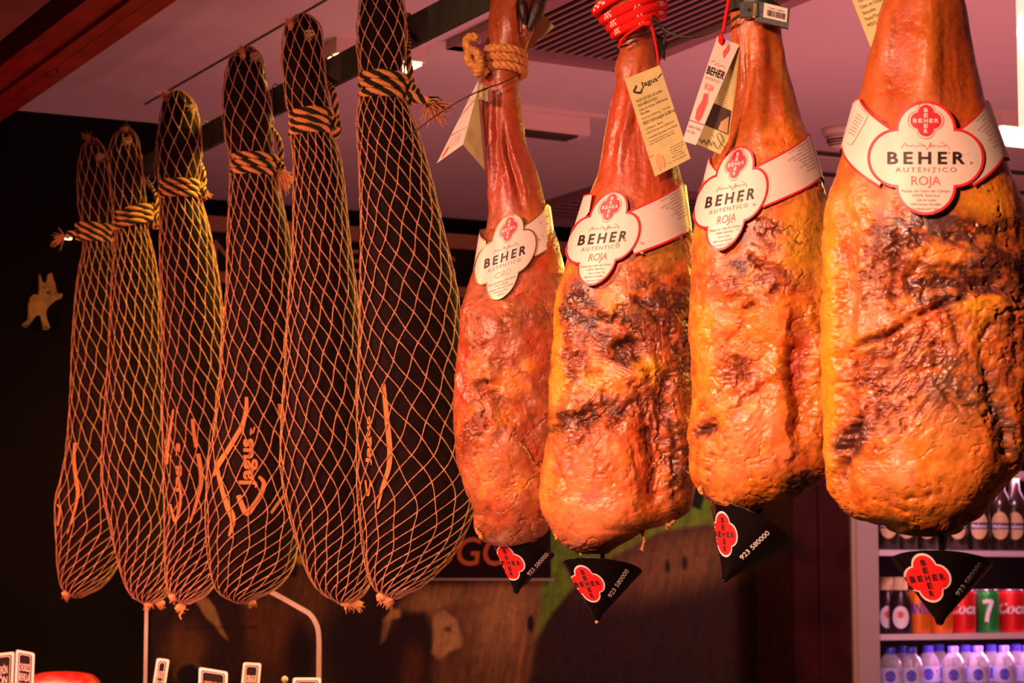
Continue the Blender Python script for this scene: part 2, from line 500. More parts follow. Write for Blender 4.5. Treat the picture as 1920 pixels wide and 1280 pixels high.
X = GX.ravel() + 8 * (fbm(q, 3, 3) - .5); Y = GY.ravel() + 8 * (fbm(q, 3, 9) - .5)
hair = fbm(np.stack([X / 5 + Y / 30, Y / 45, 0 * X], 1), 3, 21)
C = np.tile(np.array([.055, .022, .010]), (X.size, 1))
def lay(wt, c):
    global C
    C = C * (1 - wt[:, None]) + np.array(c)[None] * wt[:, None]
lay(inpoly(X, Y, [(985, 905), (1495, 905), (1495, 1000), (1330, 985), (1235, 1000), (1150, 1045), (1080, 1095), (1035, 1150), (1005, 1200), (985, 1190), (1010, 1100), (1030, 1020)], 5), (.16, .21, .025))
lay(inpoly(X, Y, [(1000, 1000), (1035, 990), (1012, 1110), (995, 1190), (985, 1130)], 4), (.34, .22, .12))
lay(inpoly(X, Y, [(1300, 905), (1320, 930), (1312, 955), (1295, 950)], 3), (.02, .02, .01))
# big pig on the right
lay(inpoly(X, Y, [(1060, 1420), (1000, 1230), (1035, 1165), (1090, 1095), (1160, 1040), (1240, 1000), (1330, 985), (1420, 1000), (1495, 1030), (1495, 1420)], 8), (.060, .026, .012))
lay(soft(X, Y, 1260, 1055, 150, 55, -.25, .7) * .7, (.26, .145, .065))
lay(soft(X, Y, 1400, 1040, 90, 40, .1, .7) * .4, (.17, .10, .04))
for (cx, cy) in ((1284, 1056), (1252, 1062)): lay(soft(X, Y, cx, cy, 5, 12, 0, .5), (.05, .025, .01))
# middle pig: back, head and ears
lay(inpoly(X, Y, [(770, 1100), (800, 1092), (1010, 1090), (1010, 1150), (1000, 1250), (950, 1420), (760, 1420), (740, 1200), (735, 1150)], 10), (.19, .10, .048))
lay(soft(X, Y, 935, 1150, 60, 75, .2, .7) * .8, (.33, .20, .10))
lay(soft(X, Y, 815, 1125, 55, 24, -.3, .6), (.30, .19, .095))
lay(inpoly(X, Y, [(745, 1145), (800, 1150), (812, 1200), (808, 1420), (735, 1420), (722, 1230)], 10), (.055, .022, .010))
lay(soft(X, Y, 775, 1260, 22, 50, 0, .7) * .6, (.20, .085, .035))
lay(inpoly(X, Y, [(712, 1208), (718, 1160), (735, 1140), (752, 1142), (752, 1156), (735, 1160), (722, 1200)], 3), (.36, .23, .12))
lay(inpoly(X, Y, [(812, 1155), (835, 1145), (856, 1160), (868, 1200), (864, 1214), (845, 1222), (823, 1238), (809, 1225), (812, 1180)], 4), (.40, .25, .14))
lay(soft(X, Y, 840, 1180, 7, 5), (.2, .11, .06))
lay(soft(X, Y, 995, 1170, 6, 16), (.03, .015, .01))
lay(inpoly(X, Y, [(984, 1180), (990, 1182), (975, 1280), (968, 1285)], 2), (.28, .15, .06))
# left pigs: flank, ear, muzzle
lay(inpoly(X, Y, [(455, 1110), (560, 1060), (640, 1075), (700, 1130), (690, 1420), (470, 1420), (440, 1200)], 14), (.13, .060, .022))
lay(soft(X, Y, 610, 1120, 60, 60, 0, .8) * .7, (.22, .12, .045))
lay(soft(X, Y, 660, 1210, 55, 110, 0, .6) * .9, (.03, .012, .006))
lay(soft(X, Y, 500, 1170, 45, 60, 0, .8) * .6, (.25, .12, .045))
lay(soft(X, Y, 560, 1230, 25, 60, 0, .6) * .9, (.035, .014, .008))
lay(inpoly(X, Y, [(285, 1125), (370, 1110), (450, 1130), (470, 1300), (440, 1420), (285, 1420)], 14), (.085, .036, .016))
lay(inpoly(X, Y, [(360, 1122), (385, 1118), (402, 1140), (413, 1172), (424, 1200), (412, 1190), (400, 1172), (385, 1160), (372, 1140)], 3), (.45, .27, .13))
lay(soft(X, Y, 345, 1210, 38, 40, .3, .7) * .8, (.27, .13, .055))
lay(soft(X, Y, 350, 1262, 27, 26, 0, .2), (.22, .12, .055))
lay(soft(X, Y, 352, 1268, 22, 22, 0, .2), (.03, .014, .008))
lay(inpoly(X, Y, [(345, 1176), (480, 1170), (480, 1177), (345, 1183)], 2) * .35, (.02, .01, .006))
lay(inpoly(X, Y, [(545, 1040), (600, 1040), (600, 1058), (545, 1058)], 3), (.42, .30, .08))
lay(inpoly(X, Y, [(470, 1052), (555, 1052), (555, 1082), (470, 1090)], 3), (.03, .016, .010))
C *= (.62 + .76 * hair)[:, None]; C = np.clip(C ** 1.7 * 5.6 * np.array([.82, 1.08, .95]), 0, .9)
# corners on the wall
z_top = bw(800, 905, .012)[2]; z_bot = bw(800, 1420, .012)[2]
G = np.zeros((NY, NX, 3))
Gp = [[bw(x, y, .012) for x in (gx[0], gx[-1])] for y in (905, 1420)]
for i, y in enumerate(gy):
    for j, x in enumerate(gx):
        G[i, j] = bw(x, y, .012)
mb = MB(); mb.grid(G)
o = mb.build('mural', M['mural'], attr=C, smooth=False); tag(o, 'printed wall picture of dark pigs grazing on green grass', 'mural')
bnr = thing('juice_banner', bw(840, 1000, .03), 'black banner with big orange capital letters above the pig picture', 'banner')
mb = MB(); zb, zt = bwrect(mb, 620, 905, 1033, 1083, .035, .012); mb.build('board', M['banner'], bnr, smooth=False)
mb = MB(); bwrect(mb, 620, 1083, 1040, 1087.5, .038, .016); mb.build('edge_strip', M['banner_line'], bnr, smooth=False)
mb = MB()
pz = bw(860, 1059, .038)[2]; ph_ = bw(860, 1004, .038)[2] - pz
put_text(mb, bwmap(782, pz, .038), 'JUGOS', 0, 0, 1, ph_, bold=.012, natural=True, shear=.15, space=.98)
mb.build('lettering', M['banner_text'], bnr, smooth=False)

# red timber beam over the front of the stall
def bar_along(mb, s0, s1, z0, z1, mi=0, y0=1.0, y1=4.62):
    """extrude along U; s = outward distance from the inner beam edge"""
    base = PZ(339, 0, ZC - .08); nout = -V2
    t0 = (y0 - base[1]) / U[1]; t1 = (y1 - base[1]) / U[1]
    def pt(t, s_, z):
        p = base + U * t + nout * s_; p[2] = z; return p
    V = [pt(t0, s0, z0), pt(t0, s1, z0), pt(t0, s1, z1), pt(t0, s0, z1), pt(t1, s0, z0), pt(t1, s1, z0), pt(t1, s1, z1), pt(t1, s0, z1)]
    mb.add(V, [(0, 1, 2, 3), (4, 7, 6, 5), (0, 4, 5, 1), (3, 2, 6, 7), (0, 3, 7, 4), (1, 5, 6, 2)], mi)
zb_ = ZC - .08
mb = MB()
bar_along(mb, 0, .012, zb_ + .004, ZC - .001); bar_along(mb, .012, .045, zb_ - .004, ZC - .001); bar_along(mb, .045, .052, zb_ + .012, ZC - .001)
tag(mb.build('trim_1', M['redwood'], smooth=False), kind='structure', label='inner red moulding of the front beam')
mb = MB()
bar_along(mb, .056, .080, zb_ - .012, ZC - .001); bar_along(mb, .080, .132, zb_ - .005, ZC - .001); bar_along(mb, .132, .146, zb_ - .018, ZC - .001)
tag(mb.build('trim_2', M['redwood'], smooth=False), kind='structure', label='wide red board of the front beam')
mb = MB(); bar_along(mb, .150, .205, zb_ + .03, ZC - .001); tag(mb.build('trim_3', M['blackwood'], smooth=False), kind='structure')
mb = MB(); bar_along(mb, .205, .42, zb_ - .03, ZC - .001); tag(mb.build('trim_4', M['pinkboard'], smooth=False), kind='structure')
# little screw hook in the beam
hp = P(88, 122, 3.55); hp[2] = 0
q = PZ(96, 124, zb_ - .004)
mb = MB()
ang = np.linspace(-.2, 4.6, 22)
mb.tube([q + np.array([.010 * math.cos(a_) , 0, -.010 + .009 * math.sin(a_)]) for a_ in ang], .0011, 6)
mb.tube([q + np.array([.010, 0, -.012]), q + np.array([.012, 0, .004])], .0011, 6)
tag(mb.build('screw_hook', M['hook']), 'small metal screw hook in the red beam', 'hook')

# ------------------------------------------------------------------ hanging rail
KR = 6508.0; HR = .75
def rail_pt(px):
    Y = KR / (px + 1250); x = (px - 960) / FPX * Y
    return np.array([x, Y, CZ + HR])
ra, rb = rail_pt(262), rail_pt(3050)
dr = (rb - ra); Lr = np.linalg.norm(dr); dr /= Lr
nr = np.cross(UP, dr)
mb = MB()
mb.box((ra + rb) / 2 + UP * .0225, (Lr, .008, .045), ax=[dr, nr, UP])
rail = mb.build('hanging_rail', M['rail'], smooth=False)
tag(rail, 'dark flat metal rail that the netted hams hang from, running up to the right', 'rail')
for px in (725, 1600):
    mb = MB(); p = rail_pt(px); mb.box([p[0], p[1], (CZ + HR + .04 + ZC) / 2], (.02, .006, ZC - (CZ + HR) - .04), ax=[dr, nr, UP])
    mb.build('bracket', M['rail'], rail, smooth=False)

# ------------------------------------------------------------------ ham class
KH = 6257.0
class Ham:
    def __init__(s, refx, rows, ktop=.95, kbody=.78, ymid=420, capk=.45, yshift=0):
        s.refx = refx; s.D = KH / (refx + 1250) + yshift
        C0 = P(refx, 1000, s.D); s.C = np.array([C0[0], C0[1], 0])
        s.dist = math.hypot(*s.C[:2]); s.h = np.array([s.C[0], s.C[1], 0]) / s.dist
        s.X = np.array([s.h[1], -s.h[0], 0])
        s.mm = s.dist / FPX     # metres per pixel here
        zs, L, R = [], [], []
        for y, l, r in rows:
            a = s.plane(l, y); b = s.plane(r, y)
            L.append(a[0]); R.append(b[0]); zs.append((a[1] + b[1]) / 2)
        zs = np.array(zs)[::-1]; L = np.array(L)[::-1]; R = np.array(R)[::-1]
        s.zb, s.zt = zs[0], zs[-1]
        s.fL, s.fR = pchip(zs, L), pchip(zs, R)
        s.zm = s.plane(refx, ymid)[1]; s.kt, s.kb = ktop, kbody
        s.hb = capk * (R[0] - L[0]) / 2; s.ht = capk * (R[-1] - L[-1]) / 2
        s.base = s.C + UP * s.zb
    def plane(s, px, py, yo=0.):
        d = ray(px, py); t = (s.dist + yo) / np.dot(d, s.h)
        p = CAM + d * t
        return np.dot(p, s.X), p[2]
    def dims(s, z):
        z = np.asarray(z, float)
        l, r = s.fL(z), s.fR(z)
        c = (l + r) / 2; w_ = (r - l) / 2
        lo = np.clip((s.zb - z) / s.hb, 0, 1); hi = np.clip((z - s.zt) / s.ht, 0, 1)
        w_ = w_ * np.sqrt(np.maximum(1 - lo ** 2, 0)) * np.sqrt(np.maximum(1 - hi ** 2, 0))
        k = s.kb + (s.kt - s.kb) * sstep(s.zm - .08, s.zm + .14, z)
        zr = s.zb + .055
        lr, rr = s.fL(zr), s.fR(zr)
        q = np.clip((zr - z) / (zr - s.zb + s.hb), 0, 1)
        dp = np.where(z < zr, (rr - lr) / 2 * k * np.sqrt(np.maximum(1 - q ** 2.2, 0)), w_ * k)
        return c, w_, np.minimum(dp, w_ * 2.2)
    def world(s, x, y, z):
        x = np.asarray(x); y = np.asarray(y); z = np.asarray(z)
        # C has no component along X, so X-coordinate is measured from the plane foot
        return (s.h * s.dist) + x[..., None] * s.X + y[..., None] * s.h + z[..., None] * UP
    def surf(s, th, z, off=0.):
        c, w_, dp = s.dims(z)
        return s.world(c + (w_ + off) * np.cos(th), (dp + off) * np.sin(th), z + 0 * th)
    def hit(s, px, py, off=.0006, lab=None):
        yo = 0.
        for _ in range(7):
            x, z = s.plane(px, py, yo)
            c, w_, dp = (lab(z) if lab else s.dims(z))
            u = (x - c) / (w_ + off + 1e-9)
            u = max(-.999, min(.999, u))
            yo = -(dp + off) * math.sqrt(1 - u * u)
        return s.world(np.array(x if abs((x - c) / (w_ + off)) < .999 else c + u * (w_ + off)), np.array(yo), np.array(z))
    def row(s, py): return s.plane(s.refx, py)[1]
    def body(s, NT, NZ, dispf=None, colf=None):
        z = np.concatenate([s.zb - s.hb * np.cos(np.linspace(0, PI / 2, 12)[:-1]) , np.linspace(s.zb, s.zt, NZ), s.zt + s.ht * np.sin(np.linspace(0, PI / 2, 8)[1:])])
        th = -PI / 2 + np.linspace(-PI, PI, NT, endpoint=False)
        # more columns toward the viewer
        th = th + .35 * np.sin(-(th + PI / 2)) * 1.0
        Z, TH = np.meshgrid(z, th, indexing='ij')
        c, w_, dp = s.dims(Z)
        cx, cy = np.cos(TH), np.sin(TH)
        Pw = s.world(c + w_ * cx, dp * cy, Z).reshape(-1, 3)
        nx, ny = cx * dp, cy * w_; nn = np.hypot(nx, ny) + 1e-9
        N = ((nx / nn)[..., None] * s.X + (ny / nn)[..., None] * s.h).reshape(-1, 3)
        colr = None
        if dispf is not None:
            px, py = project(Pw)
            d, colr = dispf(px, py, Pw, TH.ravel(), Z.ravel())
            edge = np.clip(np.minimum(1, w_.ravel() / .012), 0, 1)
            Pw = Pw + N * (d * edge * s.mm)[:, None]
            Pw[:, 2] += -.35 * (d * edge * s.mm) * (Z.ravel() < s.zb + .02)
        mbx = MB(); mbx.grid(Pw.reshape(len(z), NT, 3), cv=True)
        b = 0
        mbx.f.append(list(range(NT))); mbx.m.append(0)
        n0 = (len(z) - 1) * NT; mbx.f.append(list(range(n0, n0 + NT))[::-1]); mbx.m.append(0)
        return mbx, colr

# ------------------------------------------------------------------ ropes & fibres
def rope(mb, path, r, pitch, mis=(0, 0, 1), n=7, strands=3, phase=0):
    path = np.asarray(path, float)
    L_ = np.r_[0, np.cumsum(np.linalg.norm(np.diff(path, axis=0), axis=1))]
    T = np.gradient(path, axis=0); T /= np.linalg.norm(T, axis=1)[:, None] + 1e-12
    a = np.array([0, 0, 1.0]) if abs(T[0][2]) < .9 else np.array([1.0, 0, 0])
    A = np.zeros_like(path); B = np.zeros_like(path)
    for i in range(len(path)):
        a = a - T[i] * np.dot(a, T[i]); a /= np.linalg.norm(a) + 1e-12
        A[i] = a; B[i] = np.cross(T[i], a)
    for k in range(strands):
        ph = 2 * PI * k / strands + phase + 2 * PI * L_ / pitch
        mb.tube(path + r * .5 * (np.cos(ph)[:, None] * A + np.sin(ph)[:, None] * B), r * .60, n, mis[k % len(mis)])
def fibres(mb, p, d, n, length, spread, r=.0005, mi=0, droop=.4):
    p = np.asarray(p, float); d = np.asarray(d, float); d = d / np.linalg.norm(d)
    for i in range(n):
        v = d + rng.normal(0, spread, 3); v /= np.linalg.norm(v)
        L_ = length * rng.uniform(.5, 1.1)
        t = np.linspace(0, 1, 6)
        side = rng.normal(0, .35, 3)
        pts = p + rng.normal(0, r * 2.5, 3) + L_ * (t[:, None] * v + (t ** 2)[:, None] * side * .5 + (t ** 2)[:, None] * np.array([0, 0, -droop]) * .5)
        mb.tube(pts, r * np.linspace(1.2, .6, 6), 4, mi)
def blob(mb, c, rx, ry, rz, seed=0, amp=.25, n=14, mi=0):
    th = np.linspace(0, PI, n); ph = np.linspace(0, 2 * PI, n * 2, endpoint=False)
    TH, PH = np.meshgrid(th, ph, indexing='ij')
    D = np.stack([np.sin(TH) * np.cos(PH), np.sin(TH) * np.sin(PH), np.cos(TH)], -1)
    nz = fbm(D.reshape(-1, 3) * 2.2 + 5, 3, seed).reshape(TH.shape)
    G = np.asarray(c) + D * np.array([rx, ry, rz]) * (1 + amp * (nz - .5) * 2)[..., None]
    mb.grid(G, mi, cv=True)

# ------------------------------------------------------------------ netted hams
NET = [
 dict(ref=185, rows=[(262,168,182),(275,157,192),(290,152,198),(330,147,204),(380,148,209),(410,153,211),(432,159,208),(465,158,213),(500,151,225),(560,143,238),(650,137,252),(750,133,264),(850,125,268),(900,115,264),(950,104,256),(990,106,244),(1050,109,224),(1085,113,203),(1105,120,182),(1114,131,160)]),
 dict(ref=255, rows=[(243,228,246),(255,215,255),(290,205,262),(340,207,268),(380,212,272),(400,214,272),(430,218,275),(470,216,285),(520,212,294),(600,208,301),(700,203,308),(800,196,312),(880,192,314),(930,196,316),(980,207,318),(1040,220,320),(1080,231,320),(1105,241,314),(1122,254,304),(1129,268,292)]),
 dict(ref=345, rows=[(175,322,345),(182,314,354),(194,307,363),(225,301,372),(270,296,376),(320,297,373),(345,300,371),(375,302,376),(420,302,388),(480,302,401),(560,305,413),(650,306,423),(750,306,430),(850,308,432),(950,310,428),(1030,311,418),(1080,313,407),(1105,317,394),(1120,325,378),(1127,337,362)]),
 dict(ref=475, rows=[(92,452,475),(100,441,485),(118,430,492),(150,423,497),(200,419,507),(260,425,510),(290,432,509),(330,434,515),(380,432,527),(450,429,541),(540,427,551),(620,420,557),(700,415,560),(800,405,562),(880,391,564),(960,388,563),(1010,390,558),(1060,395,548),(1088,401,531),(1108,410,508),(1120,424,483),(1126,440,464)]),
 dict(ref=600, rows=[(32,555,582),(40,544,593),(62,534,602),(110,531,605),(160,535,610),(200,541,616),(215,546,619),(250,547,622),(300,553,636),(380,553,646),(450,552,653),(540,545,665),(620,540,673),(700,536,680),(800,530,685),(860,528,688),(920,535,690),(970,547,692),(1020,561,694),(1060,574,695),(1088,587,692),(1108,602,684),(1121,620,672),(1127,634,662)]),
 dict(ref=760, rows=[(-75,705,730),(-55,690,744),(-20,680,752),(10,676,756),(60,671,760),(100,673,758),(140,677,755),(180,677,758),(230,672,775),(300,676,796),(360,678,812),(430,680,828),(500,679,845),(560,678,857),(640,676,863),(720,674,868),(800,672,875),(870,672,884),(930,674,889),(965,677,882),(1010,681,864),(1050,687,839),(1080,694,811),(1100,703,786),(1112,714,764),(1118,727,748)]),
]
ROPE_Y = [(438, 0, 140, 214, 12), (408, -22, 212, 292, 12.5), (357, -4, 296, 381, 12), (312, -4, 430, 524, 14.5), (233, -12, 540, 627, 17), (166, -3, 671, 768, 17.5)]
NLAB = ['netted ham at the far left end of the row, next to the dark wall',
        'slim netted ham second from the left, its rope slanting up to the right',
        'netted ham third from the left with sideways orange lettering on its left side',
        'netted ham fourth from the left showing the sideways orange word and hoof mark',
        'plain netted ham without print, fifth from the left',
        'largest netted ham, its top above the frame, beside the first bare ham']
RLAB = ['black and tan rope on the far left netted ham, frayed end pointing left',
        'black and tan rope slanting around the second netted ham from the left',
        'black and tan rope wound round the third netted ham from the left',
        'black and tan rope on the fourth netted ham, orange frayed end at its right',
        'thick black and tan rope around the plain fifth netted ham',
        'black and tan rope with knot and long frayed tail on the largest netted ham']
hamN = []

def net_section(mb, H, y0, y1, N, Hd, shear, r, off=.0012, skew0=0., taper=True):
    """diamond netting: N strands each way between photo rows y0..y1 (row heights only)"""
    z0, z1 = H.row(y0), H.row(y1)
    z0 = min(z0, H.zt + H.ht * .9); z1 = max(z1, H.zb - H.hb * .97)
    rows = []
    # march down, step = quarter of half-diamond
    z = z0; k = 0; zs = [z]
    half = []
    while z > z1:
        f = (z0 - z) / (z0 - z1)
        step = Hd(f) * H.mm / 2 / 3.0
        z -= step; zs.append(max(z, z1))
    zs = np.array(zs); n = len(zs)
    s_ = np.arange(n) / 3.0 * (PI / N)
    ff = (z0 - zs) / (z0 - z1)
    c, w_, dp = H.dims(zs)
    dz = np.r_[0, -np.diff(zs)]
    q = np.cumsum(shear(ff) * dz / np.maximum(w_, .012)) + skew0
    rad = r * (1 + .45 * (np.arange(n) % 3 == 0))
    for k in range(N):
        for sg in (-1, 1):
            th = -PI / 2 + 2 * PI * k / N + sg * s_ + q
            wob = .03 * np.sin(zs * 90 + k)
            P_ = H.surf(th + wob, zs, off + .0006 * (sg > 0))
            mb.tube(P_, rad, 4, cap=False)

for i, dct in enumerate(NET):
    H = Ham(dct['ref'], dct['rows'], ktop=.92, kbody=.72, ymid=500)
    hamN.append(H)
    T = thing('netted_ham', H.base, NLAB[i], 'ham', 'netted hams hanging from the rail')
    sd = i * 5
    def df(px, py, Pw, TH, Z, sd=sd, H=H):
        d = 7 * (fbm(Pw * np.array([9, 9, 5]), 3, sd) - .5) + 2.2 * (fbm(Pw * 45, 2, sd + 3) - .5)
        return d, None
    mbx, _ = H.body(110, 220, df)
    mbx.build('fabric_cover', M['black_fabric'], T)
    yr = ROPE_Y[i][0]; ytop = dct['rows'][0][0] - 4; ybot = dct['rows'][-1][0] + 12
    mbn = MB()
    r_ = .00060 + .00003 * i
    net_section(mbn, H, ytop, yr - 6, 11, lambda f: 52, lambda f: .10 + 0 * f, r_, off=.0022)
    net_section(mbn, H, yr - 2, ybot, 17, lambda f: float(np.interp(f, [0, .25, .6, .8, 1], [44, 54, 60, 54, 38])),
                lambda f: .13 * sstep(0, .25, f) + .06 - .95 * sstep(.66, .90, f), r_, off=.0024)
    mbn.build('net', M['net'], T)
    # gathered net ends: tuft at the top and the ragged tie at the bottom
    mbt = MB()
    pt = H.surf(np.array(-PI / 2 - .5), np.array(H.zt + H.ht * .6))
    xt = dct['rows'][0]
    topx = {0: (165, 252), 1: (236, 236), 2: (312, 174), 3: (455, 92), 4: (546, 36), 5: (712, -80)}[i]
    pt = H.hit(topx[0], topx[1] + 10, .001)
    if i not in (1,):
        fibres(mbt, pt, (-.45, 0, 1), 60, .017, .55, .00035, droop=.1)
        blob(mbt, pt - UP * .002, .005, .005, .006, i, .4, 8)
    else:
        fibres(mbt, pt, (.1, 0, 1), 30, .014, .5, .00035, droop=.1)
    mbt.build('top_tuft', M['fray'], T)
    mbt = MB()
    cx = {0: (188, 292), 1: (240, 262), 2: (361, 200), 3: (478, 104), 4: (580, 62), 5: (740, -40)}[i]
    pt = H.hit(cx[0], cx[1], .003)
    fibres(mbt, pt, (.1, -.6, -.6), 36, .013, .6, .0004)
    a_ = np.linspace(0, 2 * PI, 14)
    mbt.tube([pt + np.array([.007 * math.cos(t), -.001, .0035 * math.sin(t)]) for t in a_], .0012, 5)
    mbt.build('net_tie', M['fray_pale'], T)
    mbb = MB()
    bx = {0: [(124, 1114)], 1: [(278, 1131), (300, 1130)], 2: [(325, 1118), (338, 1138)], 3: [(470, 1126)], 4: [(650, 1130), (668, 1132)], 5: [(716, 1118), (728, 1124)]}[i]
    for kk, (bx_, by_) in enumerate(bx):
        pt = H.world(np.array(H.plane(bx_, by_)[0]), np.array(-.006), np.array(H.plane(bx_, by_)[1]))
        blob(mbb, pt, .008, .007, .006, i * 3 + kk, .55, 10)
        fibres(mbb, pt, (.2, 0, -.6), 40, .011, .9, .0005, droop=.2)
    if i == 2:
        pt = H.world(np.array(H.plane(338, 1138)[0]), np.array(-.008), np.array(H.plane(338, 1138)[1]))
        mbb.tube(pt + np.array([[0, 0, 0], [.003, 0, -.008], [-.001, 0, -.014], [.002, 0, -.020]]), [.002, .0018, .0014, .0008], 6)
    mbb.build('bottom_tie', M['fray'], T)
    dct['T'] = T

# printed marks on the fabric
def ribbon(mb, fn, pts, wd, n=26, mi=0):
    P2 = spline(pts, n); wd = np.interp(np.linspace(0, 1, n), np.linspace(0, 1, len(wd)), wd) if not np.isscalar(wd) else np.ones(n) * wd
    T2 = np.gradient(P2, axis=0); T2 /= np.linalg.norm(T2, axis=1)[:, None] + 1e-9
    N2 = np.stack([-T2[:, 1], T2[:, 0]], 1)
    G = [[fn(*(P2[i] + N2[i] * wd[i] * k)) for k in (-.5, -.17, .17, .5)] for i in range(n)]
    mb.grid(np.array(G), mi)
def hf(H, off=.0016): return lambda x, y: H.hit(x, y, off)
def vtext(mb, H, txt, x, y, length, height, squeeze=1.0, lean=0):
    f = hf(H)
    put_text(mb, lambda s_, t_: f(x - t_ * squeeze + lean * s_, y - s_), txt, 0, 0, length, height, bold=.03)
mb = MB(); H = hamN[3]
ribbon(mb, hf(H), [(462, 744), (462, 765), (455, 795), (440, 822), (425, 847), (411, 868), (400, 892)], [6, 8, 8, 9, 9, 10, 5])
ribbon(mb, hf(H), [(407, 878), (411, 895), (417, 920), (426, 947), (436, 970), (435, 987), (429, 1005)], [7, 8, 8, 10, 13, 9, 3])
ribbon(mb, hf(H), [(527, 757), (527, 775), (531, 800)], [13, 9, 5])
ribbon(mb, hf(H), [(536, 925), (520, 945), (508, 962)], [6, 6, 5])
ribbon(mb, hf(H), [(447, 928), (453, 945), (463, 962), (478, 944), (490, 925), (495, 905), (485, 893)], [9, 10, 11, 9, 10, 9, 5])
vtext(mb, H, 'Jagus', 474, 914, 92, 27, 1.0)
ribbon(mb, hf(H), [(474, 812), (478, 800)], 3, 5); ribbon(mb, hf(H), [(470, 815), (471, 803)], 3, 5)
mb.build('printed_mark', M['print'], NET[3]['T'], smooth=False)
mb = MB(); H = hamN[2]
ribbon(mb, hf(H), [(361, 785), (364, 815), (371, 850), (377, 885), (376, 910), (366, 950), (356, 980)], [7, 7, 8, 9, 8, 6, 3])
ribbon(mb, hf(H), [(325, 767), (320, 800), (315, 835), (312, 870)], [3, 5, 6, 6])
ribbon(mb, hf(H), [(319, 945), (324, 965), (329, 977), (336, 955), (339, 930), (336, 905)], [4, 5, 6, 5, 5, 3])
vtext(mb, H, 'Jagus', 337, 928, 98, 22, .5)
mb.build('printed_mark', M['print'], NET[2]['T'], smooth=False)
mb = MB(); H = hamN[0]
ribbon(mb, hf(H), [(140, 830), (139, 865), (143, 900), (146, 925), (139, 960), (131, 985), (126, 1001)], [5, 6, 7, 7, 5, 4, 2])
ribbon(mb, hf(H), [(107, 945), (113, 955), (111, 970), (108, 985)], 3, 10)
mb.build('printed_mark', M['print'], NET[0]['T'], smooth=False)
mb = MB(); H = hamN[5]
ribbon(mb, hf(H), [(719, 719), (724, 770), (729, 820), (731, 850), (728, 880), (716, 917), (708, 954)], [7, 9, 10, 10, 9, 7, 3])
vtext(mb, H, 'Jagus', 694, 872, 92, 24, .36)
ribbon(mb, hf(H), [(685, 900), (690, 930), (695, 900)], 3, 10)
mb.build('printed_mark', M['print'], NET[5]['T'], smooth=False)

